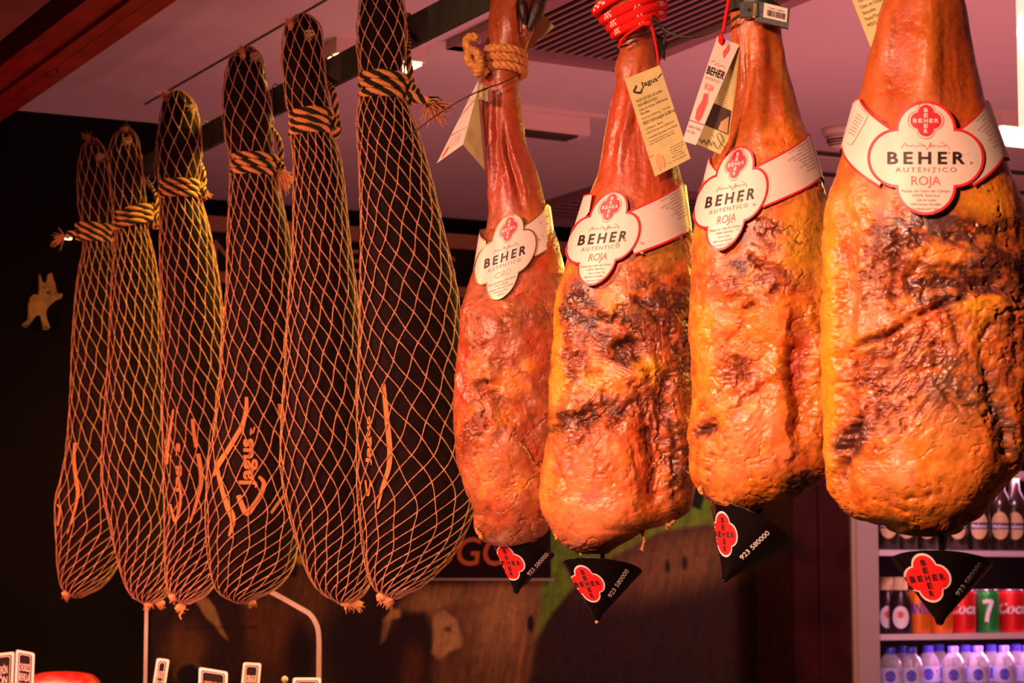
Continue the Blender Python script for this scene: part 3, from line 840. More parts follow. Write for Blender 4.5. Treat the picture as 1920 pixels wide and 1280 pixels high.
# ropes on the netted hams with their tails up to the rail, and hooks
def coil_path(H, y, tilt, L_px, R_px, turns, thick_px, npt=40, start=0.3):
    zc = H.row(y); thk = thick_px * H.mm
    c, w_, dp = H.dims(zc)
    xl, xr = H.plane(L_px, y)[0] + thk * .5, H.plane(R_px, y)[0] - thk * .5
    cx = (xl + xr) / 2; wx = (xr - xl) / 2
    t = np.linspace(0, turns, int(npt * turns))
    th = 2 * PI * (t + start)
    slope = tilt * H.mm / (2 * wx) if wx > 0 else 0
    x = cx + wx * np.cos(th); yy = max(dp + thk * .4, wx * .8) * np.sin(th)
    z = zc + (turns / 2 - t) * thk * .96 - slope * (x - cx)
    return H.world(x, yy, z), (cx, wx, zc, thk)
for i, (y, tilt, L_, R_, th_) in enumerate(ROPE_Y):
    H = hamN[i]
    path, (cx, wx, zc, thk) = coil_path(H, y, tilt, L_, R_, 3.0 if i < 4 else 3.1, th_)
    T = thing('tie_rope', H.world(np.array(cx), np.array(0.), np.array(zc)), RLAB[i], 'rope', 'two-coloured ropes on the netted hams')
    mbr = MB(); rope(mbr, path, thk / 2, thk * 4.2, (0, 1), strands=4)
    # knot lump
    mbr.build('coil', [M['rope_tan'], M['rope_black']], T)
    # tail to the rail
    kx = cx + wx + thk * .2
    p0 = H.world(np.array(kx), np.array(.004), np.array(zc - thk))
    rp = rail_pt(dct['ref'] if False else NET[i]['ref'])
    xr = np.dot(rp - H.h * H.dist, H.X)
    p3 = rp + UP * .05 - nr * 0
    tail = spline([p0, p0 + UP * thk * 2.0 + H.X * thk * .45, p0 + UP * (thk * 5) + H.X * thk * .1 + H.h * .015, p3 - UP * .03 - H.h * .02, p3 - H.h * .008], 46)
    mbr = MB(); rope(mbr, tail, thk * .36, thk * 2.8, (0, 1), strands=4)
    mbr.build('tail', [M['rope_tan'], M['rope_black']], T)
    mbr = MB()
    for s_ in range(2 if i < 5 else 3):
        ph = np.linspace(0, 2 * PI, 26)
        cc = H.world(np.array(kx - thk * .3 + s_ * thk * .5), np.array(-.006 - .002 * s_), np.array(zc - thk * (.1 + .4 * s_)))
        rr = thk * (.95 - .12 * s_)
        loop = np.array([cc + H.X * rr * .55 * math.cos(p) + UP * rr * math.sin(p) + H.h * (-.004 * math.cos(p * 2)) for p in ph])
        rope(mbr, loop, thk * .42, thk * 2.6, (0, 1), strands=4)
    mbr.build('knot', [M['rope_tan'], M['rope_black']], T)
    mbr = MB()
    if i == 0:
        q0 = H.world(np.array(cx - wx), np.array(-.01), np.array(zc - thk * .3)); 
        rope(mbr, spline([q0 + H.X * .004, q0 - H.X * .014, q0 - H.X * .022 - UP * .004], 14), thk * .5, thk * 3, (0, 1), strands=4)
        q1 = q0 - H.X * .022 - UP * .004; fibres(mbr, q1, -H.X - UP * .3, 34, .024, .3, .0007)
    elif i == 5:
        q0 = H.world(np.array(cx + wx), np.array(-.012), np.array(zc - thk * .3))
        pts = spline([q0, H.hit(790, 178, 0) - H.h * .01, H.world(*[np.array(v) for v in (H.plane(805, 196)[0], -.02, H.plane(805, 196)[1])])], 16)
        rope(mbr, pts, thk * .55, thk * 3, (0, 1), strands=4); q1 = pts[-1]
        fibres(mbr, q1, H.X * .8 - UP * .55, 60, .030, .38, .0009); fibres(mbr, q1, H.X * .2 - UP * .9, 34, .026, .35, .0009)
        fibres(mbr, q1, H.X * .7 - UP * .2, 40, .020, .4, .0009, 1)
    elif i == 3:
        q0 = H.world(np.array(cx + wx + thk * .6), np.array(-.012), np.array(zc - thk * .9))
        fibres(mbr, q0, H.X * .55 - UP * .8, 60, .024, .38, .0009); fibres(mbr, q0 + H.X * .006, H.X - UP * .6, 24, .018, .4, .0008)
    elif i in (1, 2):
        q0 = H.world(np.array(cx + wx + thk * .5), np.array(-.01), np.array(zc - thk * .4))
        fibres(mbr, q0, H.X * .6 - UP * .5, 22, .014, .5, .0007)
    if mbr.n: mbr.build('frayed_end', [M['fray'], M['rope_black']], T)
    # hook over the rail
    mbk = MB()
    hk = rail_pt({0: 205, 1: 288, 2: 377, 3: 511, 4: 614, 5: 762}[i])
    e = -nr if np.dot(nr, H.h) > 0 else nr       # toward the camera
    pts = spline([hk + e * .006 - UP * .012, hk + e * .007 + UP * .02, hk + e * .006 + UP * .047, hk - e * .003 + UP * .050, hk - e * .007 + UP * .04, hk - e * .007 + UP * .02], 26)
    mbk.tube(pts, .0013, 6)
    pts = spline([hk + e * .006 - UP * .012, hk + e * .012 - UP * .020, hk + e * .020 - UP * .012, hk + e * .018 - UP * .004], 14)
    mbk.tube(pts, .0013, 6)
    o = mbk.build('rail_hook', M['hook'])
    tag(o, ['wire hook over the rail above the far left netted ham', 'wire hook over the rail by the second netted ham from the left', 'wire hook over the rail by the third netted ham from the left', 'wire hook over the rail right of the fourth netted ham', 'wire hook over the rail right of the fifth netted ham', 'wire hook over the rail right of the largest netted ham'][i], 'hook', 'wire hooks along the rail')

# ------------------------------------------------------------------ bare hams
FATY = (.92, .37, .020); FATO = (.92, .29, .035); MEAT = (.64, .13, .025); MEATR = (.52, .052, .016); CRUST = (.085, .022, .014)
BROWN = (.28, .062, .020); PINK = (.92, .30, .12); GREY = (.20, .085, .04); SHANK = (.50, .095, .026); YEL = (.72, .36, .03)
BARE = [
 dict(ref=960, lab=((947, 481), 79, 62), rows=[(-60,930,1002),(-30,925,1008),(0,921,1008),(30,917,1008),(50,915,1004),(70,914,996),(90,912,988),(118,908,983),(145,903,972),(168,902,974),(200,903,977),(232,906,981),(260,909,985),(330,915,1010),(380,917,1023),(420,912,1036),(460,902,1048),(500,888,1058),(552,873,1066),(590,863,1070),(640,860,1072),(704,854,1073),(782,849,1070),(852,856,1064),(911,871,1056),(952,888,1049),(982,893,1037),(1000,898,1022),(1010,906,1004)],
  base=(.45, .105, .034), shank=(.38, .050, .018), ysh=(330, 470),
  creases=[([(895,657),(918,641)],4,6,.5),([(897,721),(915,713)],11,5,1.0),([(912,700),(914,716),(912,760)],4,6,.3),([(930,743),(969,813),(1012,872)],5,9,.2),([(902,821),(887,872)],4,8,.3),([(900,555),(903,610),(898,650)],3,7,.3),([(945,575),(950,620)],3,7,.2),([(905,760),(915,800)],3,7,.3)],
  patches=[(985,592,34,16,-.2,BROWN,.7),(1010,640,28,40,0,MEATR,.45),(866,720,9,110,0,MEATR,.8),(888,800,16,34,.2,BROWN,.55),(910,996,16,11,0,BROWN,.8),(909,908,8,24,.1,FATO,.8),(973,915,18,7,-.1,FATO,.7),(960,720,30,26,.3,FATO,.55),(900,690,26,24,0,FATO,.45),(1010,870,26,60,-.5,MEATR,.35),(1025,480,20,28,0,MEATR,.5),(930,880,50,60,0,PINK,.25)], sform=[(930,270,6,90,0,-5),(948,300,5,90,-.15,5),(960,310,5,90,-.25,-5),(921,290,5,80,0,4),(975,330,5,60,-.3,4),(978,35,5,50,0,-9),(950,60,12,40,0,4)], sp=[(978,28,8,46,0,CRUST,.85),(1000,20,14,30,0,CRUST,.6),(945,60,60,110,0,(.34,.085,.018),.75),(960,170,40,60,0,(.36,.075,.02),.5)], forms=[(905,700,22,110,0,6),(950,640,40,60,0,4),(940,900,60,90,0,5),(1000,800,25,60,-.5,-6),(915,722,20,9,0,-6)], stri=[(960,790,60,110,-.4,1.1,.5),(900,640,30,90,0,1.5,.4),(880,800,30,120,0,1.7,.5)]),
 dict(ref=1170, lab=((1130, 446), 89, 70), rows=[(-50,1105,1245),(-20,1108,1246),(5,1118,1243),(23,1131,1238),(54,1150,1223),(77,1161,1224),(93,1163,1227),(117,1155,1230),(130,1153,1233),(153,1155,1240),(189,1147,1250),(221,1140,1256),(280,1128,1266),(330,1118,1277),(360,1106,1283),(400,1090,1289),(450,1070,1297),(500,1060,1303),(548,1050,1306),(600,1044,1308),(669,1037,1308),(735,1034,1308),(800,1028,1310),(852,1019,1309),(900,1013,1306),(930,1014,1299),(955,1019,1289),(972,1027,1272),(984,1035,1248),(993,1042,1212),(1006,1053,1180),(1020,1069,1154),(1031,1084,1134)],
  base=(.72, .165, .028), shank=(.44, .072, .024), ysh=(330, 430),
  creases=[([(1155,650),(1175,640),(1191,645),(1198,672)],11,7,1.),([(1090,704),(1124,702)],5,6,.5),([(1037,813),(1060,790),(1090,776),(1124,766)],8,6,.8),([(1131,736),(1134,763)],4,6,.4),([(1215,800),(1225,860),(1228,940)],11,10,.9),([(1262,850),(1266,930)],7,8,.6),([(1062,650),(1075,700),(1060,750)],5,8,.5),([(1130,590),(1160,600),(1190,620)],6,8,.6),([(1200,560),(1240,600),(1270,660)],7,9,.6),([(1100,820),(1075,850),(1066,875)],4,6,.4),([(1190,720),(1210,780)],7,8,.7),([(1250,700),(1240,790)],6,8,.5),([(1150,800),(1180,760),(1200,740)],6,8,.6),([(1290,600),(1285,700)],5,8,.4),([(1045,870),(1065,905),(1070,935)],3,5,.3)]
    ,
  sform=[(1175,220,8,90,.2,5),(1200,230,14,100,0,-4),(1160,240,6,90,.2,-4),(1240,250,10,80,-.2,3)], sp=[(1195,110,50,50,0,(.46,.11,.02),.7),(1255,300,14,40,0,CRUST,.6)], forms=[(1110,955,80,70,0,9),(1060,700,25,170,0,5),(1215,690,35,30,0,7),(1185,655,25,20,0,-9),(1225,850,25,110,0,-9),(1275,850,18,120,0,4),(1140,840,60,40,-.3,5),(1095,790,60,18,-.4,-6)],
  stri=[(1105,790,75,45,-.3,2.2,1.),(1240,790,55,150,0,1.45,1.),(1165,640,60,50,0,.3,.7),(1080,600,30,60,0,1.5,.6)],
  patches=[(1088,580,22,38,0,CRUST,.75),(1165,612,48,30,.2,CRUST,.55),(1182,662,34,24,.3,CRUST,.75),(1078,668,18,36,0,BROWN,.75),(1105,784,62,30,-.3,CRUST,.55),(1250,640,45,60,0,BROWN,.75),(1238,560,50,40,.4,CRUST,.5),(1232,760,26,60,0,BROWN,.7),(1205,850,24,60,0,MEATR,.6),(1270,880,18,60,0,CRUST,.5),(1245,480,45,26,-.3,(.42,.20,.03),.7),(1046,640,12,130,0,FATY,.8),(1215,692,28,24,0,FATY,.8),(1150,560,22,18,0,FATY,.5),(1110,960,75,60,0,PINK,.5),(1112,928,22,13,0,(.50,.13,.10),.7),(1140,720,30,16,-.3,FATY,.4),(1150,840,60,50,0,MEAT,.5),(1028,900,12,60,0,FATO,.8)]),
 dict(ref=1430, lab=((1369, 371), 98, 72), rows=[(-50,1378,1462),(-15,1373,1461),(20,1370,1461),(45,1370,1464),(69,1371,1466),(110,1374,1473),(161,1376,1485),(217,1368,1500),(255,1352,1515),(300,1332,1531),(330,1319,1540),(371,1308,1553),(432,1300,1568),(482,1295,1575),(559,1296,1578),(672,1298,1577),(740,1296,1573),(800,1292,1566),(853,1291,1556),(885,1296,1545),(908,1305,1527),(926,1317,1500),(940,1330,1470),(950,1345,1444),(957,1362,1425)],
  base=(.82, .215, .028), shank=(.58, .125, .020), ysh=(150, 330),
  creases=[([(1393,576),(1405,570),(1418,571)],12,6,1.),([(1446,546),(1459,540)],8,5,.8),([(1305,813),(1320,803),(1334,792)],10,6,.8),([(1484,600),(1487,690),(1497,760),(1504,815)],6,12,.25),([(1439,717),(1400,750),(1350,790),(1325,808)],5,10,.3),([(1390,580),(1395,610),(1370,640)],4,7,.4),([(1380,670),(1385,690),(1400,705)],5,7,.5),([(1310,500),(1320,580)],3,8,.2),([(1530,560),(1535,640)],4,9,.3),([(1475,905),(1495,915),(1510,905)],7,7,.8),([(1405,480),(1430,500),(1470,505)],4,8,.3),([(1340,830),(1330,880)],4,8,.2),([(1450,850),(1490,870),(1500,840)],3,8,.2)],
  patches=[(1436,442,52,22,.3,BROWN,.75),(1402,520,46,30,.2,BROWN,.65),(1390,498,18,14,0,CRUST,.5),(1470,520,30,16,.3,BROWN,.5),(1380,688,24,22,0,BROWN,.6),(1322,803,15,11,-.5,CRUST,.7),(1497,700,20,90,-.05,MEATR,.75),(1492,908,24,13,-.5,CRUST,.85),(1508,450,44,70,0,YEL,.75),(1545,500,26,90,0,YEL,.4),(1420,790,40,45,-.5,PINK,.6),(1325,640,18,90,0,FATY,.5),(1430,600,26,30,0,FATO,.5),(1405,560,14,60,0,(.60,.28,.06),.4),(1330,540,26,40,0,MEATR,.35),(1400,730,26,16,-.6,MEATR,.5),(1370,860,50,40,0,PINK,.3),(1520,760,22,50,0,FATO,.6),(1480,850,20,24,0,PINK,.5)], sform=[(1420,160,14,110,0,5),(1445,150,12,110,0,-5),(1395,120,12,90,0,-3),(1470,220,10,110,-.3,4),(1400,260,14,60,.2,4)], sp=[(1450,180,18,120,-.15,(.42,.05,.012),.6),(1480,200,10,120,-.25,(.5,.24,.02),.6)], forms=[(1440,600,45,35,0,7),(1395,570,25,14,0,-7),(1500,710,20,100,-.05,-9),(1462,740,18,110,0,6),(1545,700,20,160,0,6),(1400,820,50,50,0,7),(1380,700,40,25,-.5,-6),(1335,600,25,100,0,4),(1330,800,18,20,0,-6),(1475,845,25,25,0,6),(1440,900,70,30,-.2,4)], stri=[(1395,770,60,80,-.5,2.2,.5),(1470,560,60,60,0,.5,.4),(1310,560,30,110,0,1.5,.4),(1510,740,40,110,0,1.6,.4)]),
 dict(ref=1740, lab=((1736, 296), 107, 110), rows=[(-70,1682,1800),(-35,1670,1806),(0,1661,1811),(41,1648,1819),(90,1633,1827),(142,1624,1837),(184,1612,1845),(230,1597,1860),(277,1581,1876),(319,1570,1893),(356,1561,1908),(400,1552,1922),(477,1544,1938),(573,1541,1946),(670,1545,1948),(767,1548,1944),(840,1549,1929),(885,1552,1908),(915,1556,1884),(940,1567,1862),(957,1580,1846),(970,1598,1834),(979,1628,1820),(986,1660,1806)],
  base=(.78, .205, .024), shank=(.50, .11, .016), ysh=(230, 400),
  creases=[([(1603,647),(1630,638),(1646,634),(1675,617),(1700,598),(1743,577),(1782,561),(1811,559)],13,6,1.),([(1685,443),(1680,490),(1673,530),(1671,560)],9,8,.9),([(1806,541),(1850,530),(1879,545),(1913,562)],10,8,.9),([(1598,655),(1599,715)],8,7,.7),([(1612,785),(1590,820),(1578,854),(1570,910)],11,8,.8),([(1748,709),(1770,735),(1782,748)],6,5,.5),([(1782,748),(1801,767),(1840,760)],5,5,.4),([(1852,719),(1870,770),(1882,810),(1888,845)],7,8,.6),([(1752,640),(1756,700)],4,6,.4),([(1585,430),(1576,520),(1577,640)],3,6,.2),([(1740,470),(1720,500),(1700,520)],5,7,.5),([(1760,560),(1790,600),(1800,640)],6,8,.6),([(1860,600),(1840,650),(1850,700)],6,7,.5),([(1900,560),(1905,640),(1895,720)],5,8,.4),([(1700,940),(1760,925)],3,5,.3),([(1640,935),(1700,960)],3,5,.3),([(1870,900),(1850,925)],4,6,.5)]
,
  sform=[(1740,130,16,120,0,7),(1690,120,24,100,0,-7),(1795,110,24,120,0,-6),(1660,40,10,50,.1,7),(1640,160,16,60,.2,4)], sp=[(1690,90,22,110,.1,(.40,.05,.010),.6),(1810,120,26,120,-.1,(.42,.06,.012),.5),(1740,130,12,110,0,(.62,.20,.03),.6),(1660,232,9,8,0,CRUST,.6)], forms=[(1560,650,14,250,0,6),(1590,640,12,200,0,-4),(1850,575,50,22,0,7),(1760,820,95,110,0,5),(1680,560,70,50,0,-5),(1640,600,30,60,0,4),(1700,700,90,50,-.85,-5),(1790,540,60,25,0,-7),(1790,480,90,22,.1,6),(1585,870,14,60,.2,-8),(1870,790,16,80,-.2,-7),(1905,750,16,150,0,4),(1690,890,30,30,0,4)],
  stri=[(1705,715,95,95,-.85,2.2,1.),(1830,640,60,60,0,1.75,.8),(1900,650,40,120,0,1.7,.7),(1660,500,60,60,0,1.9,.6),(1850,520,90,40,.2,.3,.7),(1640,780,40,70,.6,2.2,.7)],
  patches=[(1795,415,74,30,.1,CRUST,.8),(1662,490,42,58,.2,BROWN,.8),(1690,440,40,30,0,CRUST,.6),(1868,512,74,34,.25,CRUST,.75),(1765,535,60,34,0,CRUST,.6),(1618,570,36,66,0,(.36,.15,.05),.65),(1690,700,90,60,-.85,BROWN,.6),(1650,760,30,60,.6,BROWN,.5),(1800,725,44,48,0,GREY,.55),(1874,785,13,62,-.3,GREY,.75),(1597,828,18,30,.5,CRUST,.85),(1556,640,16,260,0,FATY,.85),(1850,577,46,20,0,FATY,.9),(1762,478,54,16,.1,FATO,.75),(1740,600,34,14,-.5,MEAT,.6),(1745,590,30,20,-.4,MEATR,.4),(1900,640,34,80,0,BROWN,.45),(1760,810,70,40,0,(.60,.24,.06),.5),(1740,900,100,60,0,FATO,.6),(1700,885,20,26,0,PINK,.7),(1720,630,9,5,0,PINK,1.),(1742,632,6,5,0,PINK,1.),(1815,603,6,10,0,PINK,1.),(1850,370,50,40,0,FATY,.7),(1590,400,36,50,0,FATO,.6),(1650,880,26,40,0,BROWN,.25)]),
]
BLAB = ['bare cured ham hung by jute rope with hoof still on, beside the netted hams',
        'bare cured ham with dark cracked patches, hung by thick red rope',
        'smooth orange bare ham with a black plastic barcode seal round its shank',
        'widest bare ham at the right edge with deep dark creases across the middle']
hamB = []
for i, dct in enumerate(BARE):
    H = Ham(dct['ref'], dct['rows'], ktop=.9, kbody=.70, ymid=330, capk=.28)
    hamB.append(H)
    T = thing('cured_ham', H.base, BLAB[i], 'ham', 'bare cured hams')
    dct['T'] = T
    def df(px, py, Pw, TH, Z, dct=dct, H=H, sd=40 + i * 9):
        S = 1 / (H.mm)      # px per metre
        Q = Pw * S * np.array([1, 1, 1])
        front = sstep(.35, -.1, np.sin(TH))
        body = sstep(dct['ysh'][0], dct['ysh'][1], py)
        wx = px + 26 * (fbm(Q / 55, 3, sd) - .5) + 9 * (fbm(Q / 13, 2, sd + 1) - .5)
        wy = py + 26 * (fbm(Q / 55, 3, sd + 5) - .5) + 9 * (fbm(Q / 13, 2, sd + 6) - .5)
        big = fbm(Q / np.array([85, 85, 130]), 3, sd + 10) - .5
        mid = fbm(Q / np.array([26, 26, 40]), 3, sd + 14) - .5
        rid = ridged(Q / np.array([24, 24, 46]), 3, sd + 18) - .6
        fine = fbm(Q / 7, 2, sd + 22) - .5
        lon = ridged(np.stack([px / 24 + .9 * (fbm(Q / 70, 2, sd + 2) - .5), py / 260, 0 * px], 1), 2, sd + 25) - .6
        base = np.array(dct['base']); shank = np.array(dct['shank'])
        Cc = base[None] * (1 + .5 * (fbm(Q / 40, 4, sd + 30) - .5))[:, None]
        mixr = sstep(.45, .7, fbm(Q / np.array([30, 30, 60]), 3, sd + 33))
        Cc = Cc * (1 - .42 * mixr[:, None]) + np.array(BROWN)[None] * (.42 * mixr)[:, None]
        miy = sstep(.52, .72, fbm(Q / 48, 3, sd + 35))
        Cc = Cc * (1 - .4 * miy[:, None]) + np.array(FATY)[None] * (.4 * miy)[:, None]
        Cc = Cc * (.50 + .92 * fbm(Q / np.array([9, 9, 14]), 3, sd + 81))[:, None]
        tn = (fbm(Q / 22, 3, sd + 83) - .5)[:, None]
        Cc = Cc * (1 + tn * np.array([0, 1.1, 1.6]))
        crust = np.zeros(px.shape)
        brk = fbm(Q / 16, 4, sd + 37)
        for (cx, cy, rx, ry, rot, c_, st) in dct['patches']:
            kz = 1.38 if c_ in (CRUST, BROWN, GREY) else 1.
            wt = soft(wx, wy, cx, cy, rx * kz, ry * kz, rot, .5) * st * front
            if c_ in (CRUST, BROWN, GREY):
                wt = np.clip(wt * (.62 + 1.2 * sstep(.34, .58, brk)), 0, .97)
                crust = np.maximum(crust, wt)
            else: wt = np.clip(wt * (.5 + 1.0 * brk), 0, 1)
            Cc = Cc * (1 - wt[:, None]) + np.array(c_)[None] * wt[:, None]
        frm = np.zeros(px.shape); sfm = np.zeros(px.shape)
        for (cx, cy, rx, ry, rot, am) in dct['sform']: sfm = sfm + am * soft(wx * .4 + px * .6, py, cx, cy, rx * 1.2, ry, rot, .8) * front
        for (cx, cy, rx, ry, rot, am) in dct['forms']:
            frm = frm + am * soft(wx, wy, cx, cy, rx * 1.15, ry * 1.15, rot, .75) * front
        d = body * (16 * big + 6 * mid + .9 * fine + 1.5 * frm) + (1 - body) * (7 * big + 3.0 * lon + .5 * fine + 1.2 * sfm + 2.2 * mid)
        d = d + body * (2.2 * (ridged(Q / np.array([40, 40, 80]), 2, sd + 19) - .6) + 4.0 * rid * np.clip(crust + .25 * sstep(.5, .65, brk), 0, 1))
        stri = np.zeros(px.shape); sv = np.zeros(px.shape)
        for (cx, cy, rx, ry, rot, ang, st) in dct['stri']:
            wt = soft(wx, wy, cx, cy, rx, ry, rot, .6) * st * front * body
            ca, sa = math.cos(ang), math.sin(ang)      # grain direction
            u_ = wx * ca + wy * sa; v_ = -wx * sa + wy * ca
            rv = ridged(np.stack([u_ / 75, v_ / 11, 0 * px + cx], 1), 3, sd + 44)
            d = d + wt * 9 * (rv - .68); k_ = wt * sstep(.62, .40, rv)
            stri = np.maximum(stri, k_)
        cw = np.stack([(wx + 14 * (fbm(Q / 11, 2, sd + 61) - .5)) / 52, (wy + 14 * (fbm(Q / 11, 2, sd + 62) - .5)) / 52, 0 * px + sd], 1)
        cv = np.abs(fbm(cw, 3, sd + 63) - .5)
        ck = np.exp(-(cv / .016) ** 2) * np.clip(.34 + 1.0 * crust, 0, 1) * sstep(.38, .58, fbm(Q / 30, 2, sd + 65)) * front * body
        d = d - 7 * ck
        d = d + crust * body * 4.0 * (ridged(Q / 9, 3, sd + 46) - .6)
        pit = sstep(.70, .80, vnoise(Q / 4.5, sd + 70)) * sstep(.5, .65, brk) * body
        d = d - 1.4 * pit
        cr = np.zeros(px.shape)
        ex = wx + 7 * (fbm(Q / 6, 2, sd + 71) - .5); ey = wy + 7 * (fbm(Q / 6, 2, sd + 72) - .5)
        for n_, (pts, dep, wd, dark) in enumerate(dct['creases']):
            dist = polydist(px + .55 * (ex - px), py + .55 * (ey - py), pts)
            m_ = .35 + 1.3 * sstep(.35, .65, fbm(Q / 14 + n_, 2, sd + 73))
            w2 = wd * (.55 + .8 * fbm(Q / 20 + n_, 2, sd + 74))
            g = np.exp(-(dist / w2) ** 2) * front; lip = np.exp(-((dist - 2.3 * wd) / (1.6 * wd)) ** 2) * front
            d = d - dep * .80 * m_ * g + dep * .20 * lip
            cr = np.maximum(cr, dark * g ** 1.2 * np.clip(m_, 0, 1))
        cr = np.clip(np.maximum(cr, np.maximum(.75 * ck, .7 * stri)) + .35 * pit, 0, 1)
        Cc = Cc * (1 - .75 * cr[:, None]) + np.array(CRUST)[None] * (.75 * cr)[:, None]
        stk = fbm(np.stack([px / 14, py / 90, 0 * px], 1), 3, sd + 50)
        sh = shank[None] * (.65 + .75 * stk)[:, None]
        Cc = Cc * body[:, None] + sh * (1 - body)[:, None]
        for (cx, cy, rx, ry, rot, c_, st) in dct['sp']:
            wt = soft(wx, wy, cx, cy, rx, ry, rot, .6) * st * front * (.6 + .6 * brk) * (1 - body)
            Cc = Cc * (1 - wt[:, None]) + np.array(c_)[None] * wt[:, None]
        lc, lu, lr = dct['lab']
        m_ = soft(px, py, lc[0], lc[1], abs(lr) * 1.35, abs(lu) * 1.3, 0, .35) * front
        d = d * (1 - m_) + np.minimum(d, -1.0) * m_
        d = np.clip(d, -26, 13)
        return d, np.clip(Cc, .004, .95)
    mbx, colr = H.body(400, 760, df)
    # material per face: shank glossy
    o = mbx.build('cured_meat', M['meat'], T, attr=colr)
def hw(H, px, py, yo=0.):      # point in a ham's own plane, yo metres behind
    x, z = H.plane(px, py, yo); return H.world(np.array(x), np.array(yo), np.array(z))

# hoof of the first bare ham
H = hamB[0]; T = BARE[0]['T']
for nm, pts, rad in (('hoof', [(992, 56), (1000, 36), (1007, 16), (1014, -4), (1020, -24)], [.0045, .0085, .0095, .0085, .006]),
                     ('hoof', [(965, 14), (968, -5), (972, -30)], [.006, .011, .010])):
    mb = MB()
    pts3 = [hw(H, *p, -.016) for p in pts]
    mb.tube(spline(pts3, 16), np.interp(np.linspace(0, 1, 16), np.linspace(0, 1, len(rad)), rad), 12)
    mb.build(nm, M['hoof'], T)
mb = MB(); mb.tube(spline([hw(H, 978, 0, -.022), hw(H, 981, 22, -.023), hw(H, 984, 46, -.021)], 10), [.004, .005, .006, .006, .006, .0055, .005, .004, .003, .002], 10)
mb.build('dewclaw', M['hoof'], T)
# shreds of fat hanging from the lower edges
for k, pts, r0 in ((1, [(1207, 978), (1205, 1000), (1208, 1012), (1203, 1030)], .0022), (1, [(1040, 985), (1043, 1000), (1042, 1010)], .0018),
                   (1, [(1248, 975), (1252, 988), (1262, 975)], .003), (1, [(1086, 1030), (1090, 1038)], .0015), (2, [(1312, 915), (1316, 925)], .002), (0, [(893, 990), (902, 1006)], .0025)):
    H = hamB[k]; mb = MB()
    pp = spline([hw(H, *p, -.018) for p in pts], 18)
    pp = pp + rng.normal(0, .0004, pp.shape)
    mb.tube(pp, r0 * (.6 + .8 * rng.rand(18)), 7)
    mb.build('fat_shred', M['fat'], BARE[k]['T'])

# ------------------------------------------------------------------ collar labels
def quat_r(phi, d=.48, R=.52):
    a = (phi + PI / 4) % (PI / 2) - PI / 4
    return d * math.cos(a) + math.sqrt(R * R - (d * math.sin(a)) ** 2)
def quatrefoil(mb, fn, cx, cy, sx, sy, r0, r1, n=96, rings=6, mi=0):
    G = []
    for k in range(rings + 1):
        f = r0 + (r1 - r0) * k / rings
        G.append([fn(cx + sx * f * quat_r(p) * math.cos(p), cy + sy * f * quat_r(p) * math.sin(p)) for p in np.linspace(0, 2 * PI, n, endpoint=False)])
    ok = all(p is not None for r in G for p in r)
    if ok: mb.grid(np.array(G), mi, cv=True)
    else:
        idx = {}; V = []; F = []
        for a in range(len(G)):
            for b in range(n):
                if G[a][b] is not None: idx[(a, b)] = len(V); V.append(G[a][b])
        for a in range(len(G) - 1):
            for b in range(n):
                q = [(a, b), (a + 1, b), (a + 1, (b + 1) % n), (a, (b + 1) % n)]
                if all(k in idx for k in q): F.append([idx[k] for k in q])
        if F: mb.add(V, F, mi)
def quat_offset(mb, fn, r_w, n=120, mi=0, rings=2):
    """border of even width just inside the outline"""
    G = []
    ph = np.linspace(0, 2 * PI, n, endpoint=False)
    for k in range(rings + 1):
        f = r_w * k / rings
        G.append([fn(*(lambda q: (q * math.cos(p), q * math.sin(p)))(quat_r(p, .48, .52 - f))) for p in ph])
    mb.grid(np.array(G), mi, cv=True)
def cross_letters(mb, fn, cx, cy, s, mi=0, bold=.02):
    for k, ch in enumerate('BEHER'):
        put_text(mb, fn, ch, cx + (k - 2) * .34 * s, cy - .13 * s, .24 * s, .26 * s, mi, center=True, bold=bold)
        if k != 2: put_text(mb, fn, ch, cx, cy - (k - 2) * .34 * s - .13 * s, .24 * s, .26 * s, mi, center=True, bold=bold)

LABS = [
 dict(k=0, c=(947, 481), up=(10, -79), rt=(59, -21), name='ORO', edge='card_gold', txt='ink_gold', y=(400, 560),
      R=[(968, 432), (1026, 382), (1057, 449), (1004, 482)], L=[(912, 452), (894, 431), (890, 512), (899, 528)],
      small=['Paleta de Bellota 100% Ibérica', 'PATA NEGRA', 'Acorn-fed 100% Iberian Shoulder', 'Certificado por Calicer', 'Auditores']),
 dict(k=1, c=(1130, 446), up=(21, -89), rt=(69, -7), name='ROJA', edge='card_red', txt='ink_red', y=(355, 533),
      R=[(1166, 402), (1277, 342), (1296, 421), (1190, 478)], L=[(1106, 396), (1112, 362), (1076, 430), (1088, 420)],
      small=['Paleta de Cebo de Campo', '100% Ibérica', 'Cebo de Campo', '100% Iberian Shoulder', 'Certificado por Calicer', 'Auditores']),
 dict(k=2, c=(1369, 371), up=(17, -98), rt=(70, -14), name='ROJA', edge='card_red', txt='ink_red', y=(270, 466),
      R=[(1406, 318), (1515, 249), (1539, 331), (1430, 390)], L=[(1346, 322), (1331, 294), (1306, 392), (1326, 350)],
      small=['Paleta de Cebo de Campo', '100% Ibérica', 'Cebo de Campo', '100% Iberian Shoulder', 'Certificado por Calicer', 'Auditores']),
 dict(k=3, c=(1736, 296), up=(0, -107), rt=(110, 0), name='ROJA', edge='card_red', txt='ink_red', y=(190, 403),
      R=[(1785, 250), (1848, 187), (1882, 294), (1825, 350)], L=[(1688, 250), (1612, 182), (1579, 277), (1648, 352)],
      small=['Paleta de Cebo de Campo', '100% Ibérica', 'Cebo de Campo', '100% Iberian Shoulder', 'Certificado por Calicer', 'Auditores']),
]
